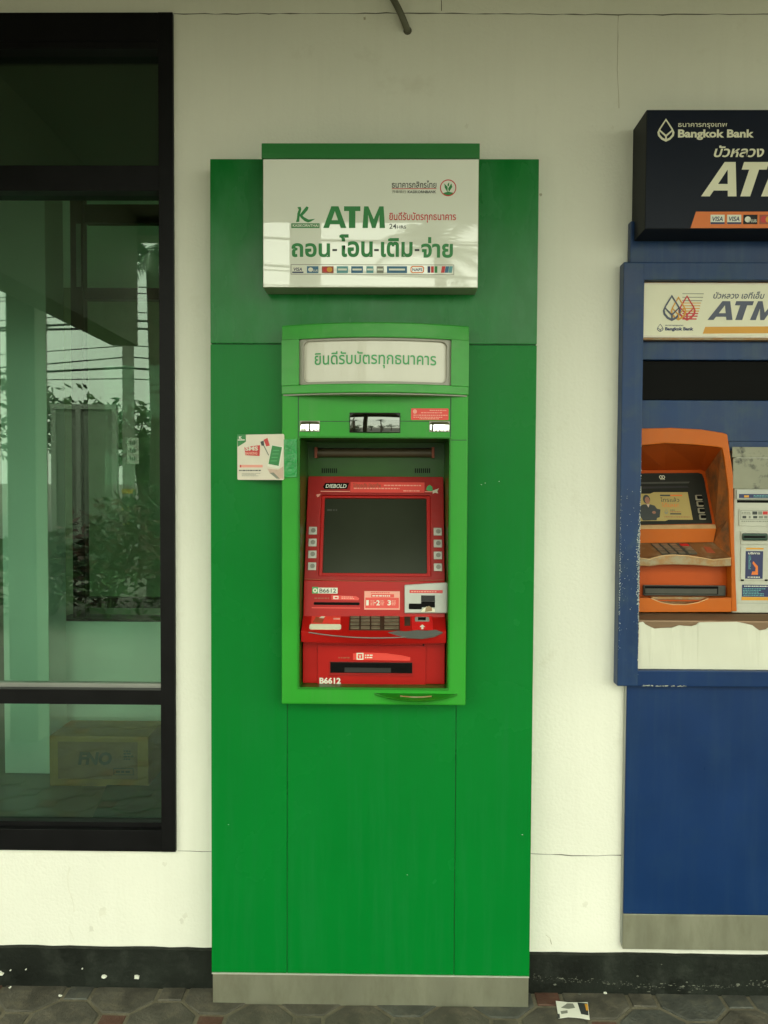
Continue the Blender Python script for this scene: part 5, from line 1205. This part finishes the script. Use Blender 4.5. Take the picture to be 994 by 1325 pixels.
p = mir(575, 336, 9.0); palm((p.x, p.y, 0), p.z, 1.15, 'feathery palm mirrored on the white sign box face', 4)
p = mir(198, 330, 8.0); palm((p.x, p.y, 0), p.z, 1.0, 'slim palm mirrored at the right edge of the tinted pane', 7)
p = mir(-60, 320, 9.0); palm((p.x, p.y, 0), p.z, 1.5, 'palm mirrored at the upper left of the tinted pane', 9)
p = mir(190, 600, 13.0); tree((p.x, p.y, 0), 3.6, 1.35, 'dense broadleaf tree mirrored beside the utility pole', 'leaf_mid', 1)
p = mir(20, 600, 14.0); tree((p.x - 1.9, p.y, 0), 3.7, 1.4, 'broad dark tree mirrored at the left of the tinted pane', 'leaf_dark', 2)
for k, (x, y, h, r) in enumerate(((-1.5, -17, 3.4, 1.3), (1.7, -16, 3.8, 1.5), (4.3, -17.5, 4.6, 1.7), (7.2, -16.5, 4.0, 1.5), (-9.2, -18, 4.6, 1.7), (-12.5, -17, 4.2, 1.6), (10.5, -18, 4.4, 1.6))):
    tree((x, y, 0), h, r, ('low rounded tree across the road facing the green machine', 'spreading tree across the road facing the blue machine', 'tallest tree across the road to the right', 'second spreading tree across the road to the right', 'tall tree across the road to the left', 'far left tree across the road', 'far right tree across the road')[k], ('leaf_mid', 'leaf_dark')[k % 2], 20 + k, n=55)
# hedge at the forecourt edge
rnd = random.Random(33)
def bush(x, y, w, h, m, label, seed):
    rnd = random.Random(seed); t = thing('shrub', (x, y, 0), label, 'shrub'); cr = MB(); st_ = MB()
    for k in range(9):
        c = Vector((x + rnd.uniform(-.4, .4) * w, y + rnd.uniform(-.3, .3) * w, h * rnd.uniform(.35, .75))); leaf_cloud(cr, c, (w * .34, w * .3, h * .32), 90, .07, rnd)
        st_.tube([(x, y, -.05), c], [.02, .008], 5)
    cr.build('foliage', m, t); st_.build('stem', 'bark', t)
for k, (px, L, w, h, m, lab) in enumerate(((60, 6.6, 1.3, .95, 'leaf_dark', 'dark clipped shrub in front of the grey board'), (135, 6.4, .95, 1.42, 'leaf_red', 'reddish leaved shrub in front of the grey board'), (215, 7.4, 1.2, 1.6, 'leaf_dark', 'tall dark shrub to the right of the hazard striped pole'))):
    p = mir(px, 640, L); bush(p.x, -L, w, h, m, lab, 50 + k)
hb = MB(); rnd = random.Random(60)
for k in range(70):
    x = -9 + k * .27
    leaf_cloud(hb, Vector((x, -5.9 + rnd.uniform(-.1, .1), .32)), (.25, .28, .30), 60, .05, rnd)
hd_ = hb.build('hedge', 'leaf_mid', None, loc=(0, -5.9, 0)); tag(hd_, 'long low clipped hedge along the forecourt edge', 'hedge')
# framed grey board
a, b = mir(66, 523, 7.6), mir(151, 523, 7.6)
bd = thing('notice_board', ((a.x + b.x) / 2, -7.6, 0), 'pale grey framed board mirrored behind the shrubs in the window', 'board')
MBx(a.x, b.x, -7.6, -7.55, .35, a.z).build('board', 'board_grey', bd)
for x in (a.x, (a.x * .62 + b.x * .38), b.x - .06): MBx(x, x + .06, -7.55, -7.52, .35, a.z).build('stile', 'board_frame', bd)
MBx(a.x, b.x, -7.55, -7.515, a.z - .06, a.z).build('rail', 'board_frame', bd)
for x in (a.x + .05, b.x - .05): MBx(x - .03, x + .03, -7.6, -7.54, -.02, .35).build('post', 'board_frame', bd)
# utility pole with hazard stripes and a white plate
p = mir(165, 600, 11.0)
po = thing('utility_pole', (p.x, -11.0, 0), 'concrete utility pole with hazard stripes and a white plate mirrored in the window', 'pole')
MB().tube([(p.x, -11, -.1), (p.x, -11, 7.4)], [.11, .08], 12).build('pole', 'pole_concrete', po, smooth=True)
for k in range(5): MB().tube([(p.x, -11, .75 + k * .14), (p.x, -11, .75 + k * .14 + .07)], .118, 12).build('stripe', 'black_matte' if k % 2 else 'hazard_yellow', po)
s0, s1 = mir(163, 566, 10.88), mir(178, 600, 10.88)
pw = MBx(min(s0.x, s1.x), max(s0.x, s1.x), -10.89, -10.87, s1.z, s0.z).build('plate', 'paper', po)
for k, zz_ in enumerate((.2, .5, .8)):
    zc = s1.z + (s0.z - s1.z) * zz_; xc = (s0.x + s1.x) / 2
    for q in range(3): MBx(xc - .05 + q * .035, xc - .03 + q * .035, -10.868, -10.864, zc - .03, zc + .035 - .02 * (q % 2)).build('plate_stroke', 'print_dark', pw)
MBx(p.x - .7, p.x + .7, -11.06, -10.94, 6.2, 6.3).build('cross_arm', 'pole_concrete', po); MBx(p.x - .6, p.x + .6, -11.06, -10.94, 5.5, 5.58).build('cross_arm', 'pole_concrete', po)
# cables
rnd = random.Random(8)
for k in range(15):
    z = 2.95 + k * .20 + rnd.uniform(-.05, .05); y = -11.0 + rnd.uniform(-.25, .25); r = rnd.choice((.009, .012, .02)); P_ = []
    x0_, x1_ = -26, 20; sl = rnd.uniform(-.02, .035); sg_ = rnd.uniform(.15, .5)
    for i in range(33):
        t = i / 32; x = x0_ + (x1_ - x0_) * t; ph = ((x - p.x) / 22.0) % 1.0; P_.append((x, y, z + sl * (x + 3) - sg_ * 4 * ph * (1 - ph) + .25))
    o = MB().tube(P_, r, 5).build('overhead_cable', 'cable_black', None, loc=(0, y, z)); tag(o, 'black overhead cable strung along the street from the utility pole', 'cable', 'overhead cables along the street')

# every thing keeps to three levels
for o in scene.objects:
    d = 0; q = o
    while q.parent: d += 1; q = q.parent
    assert d <= 2, o.name
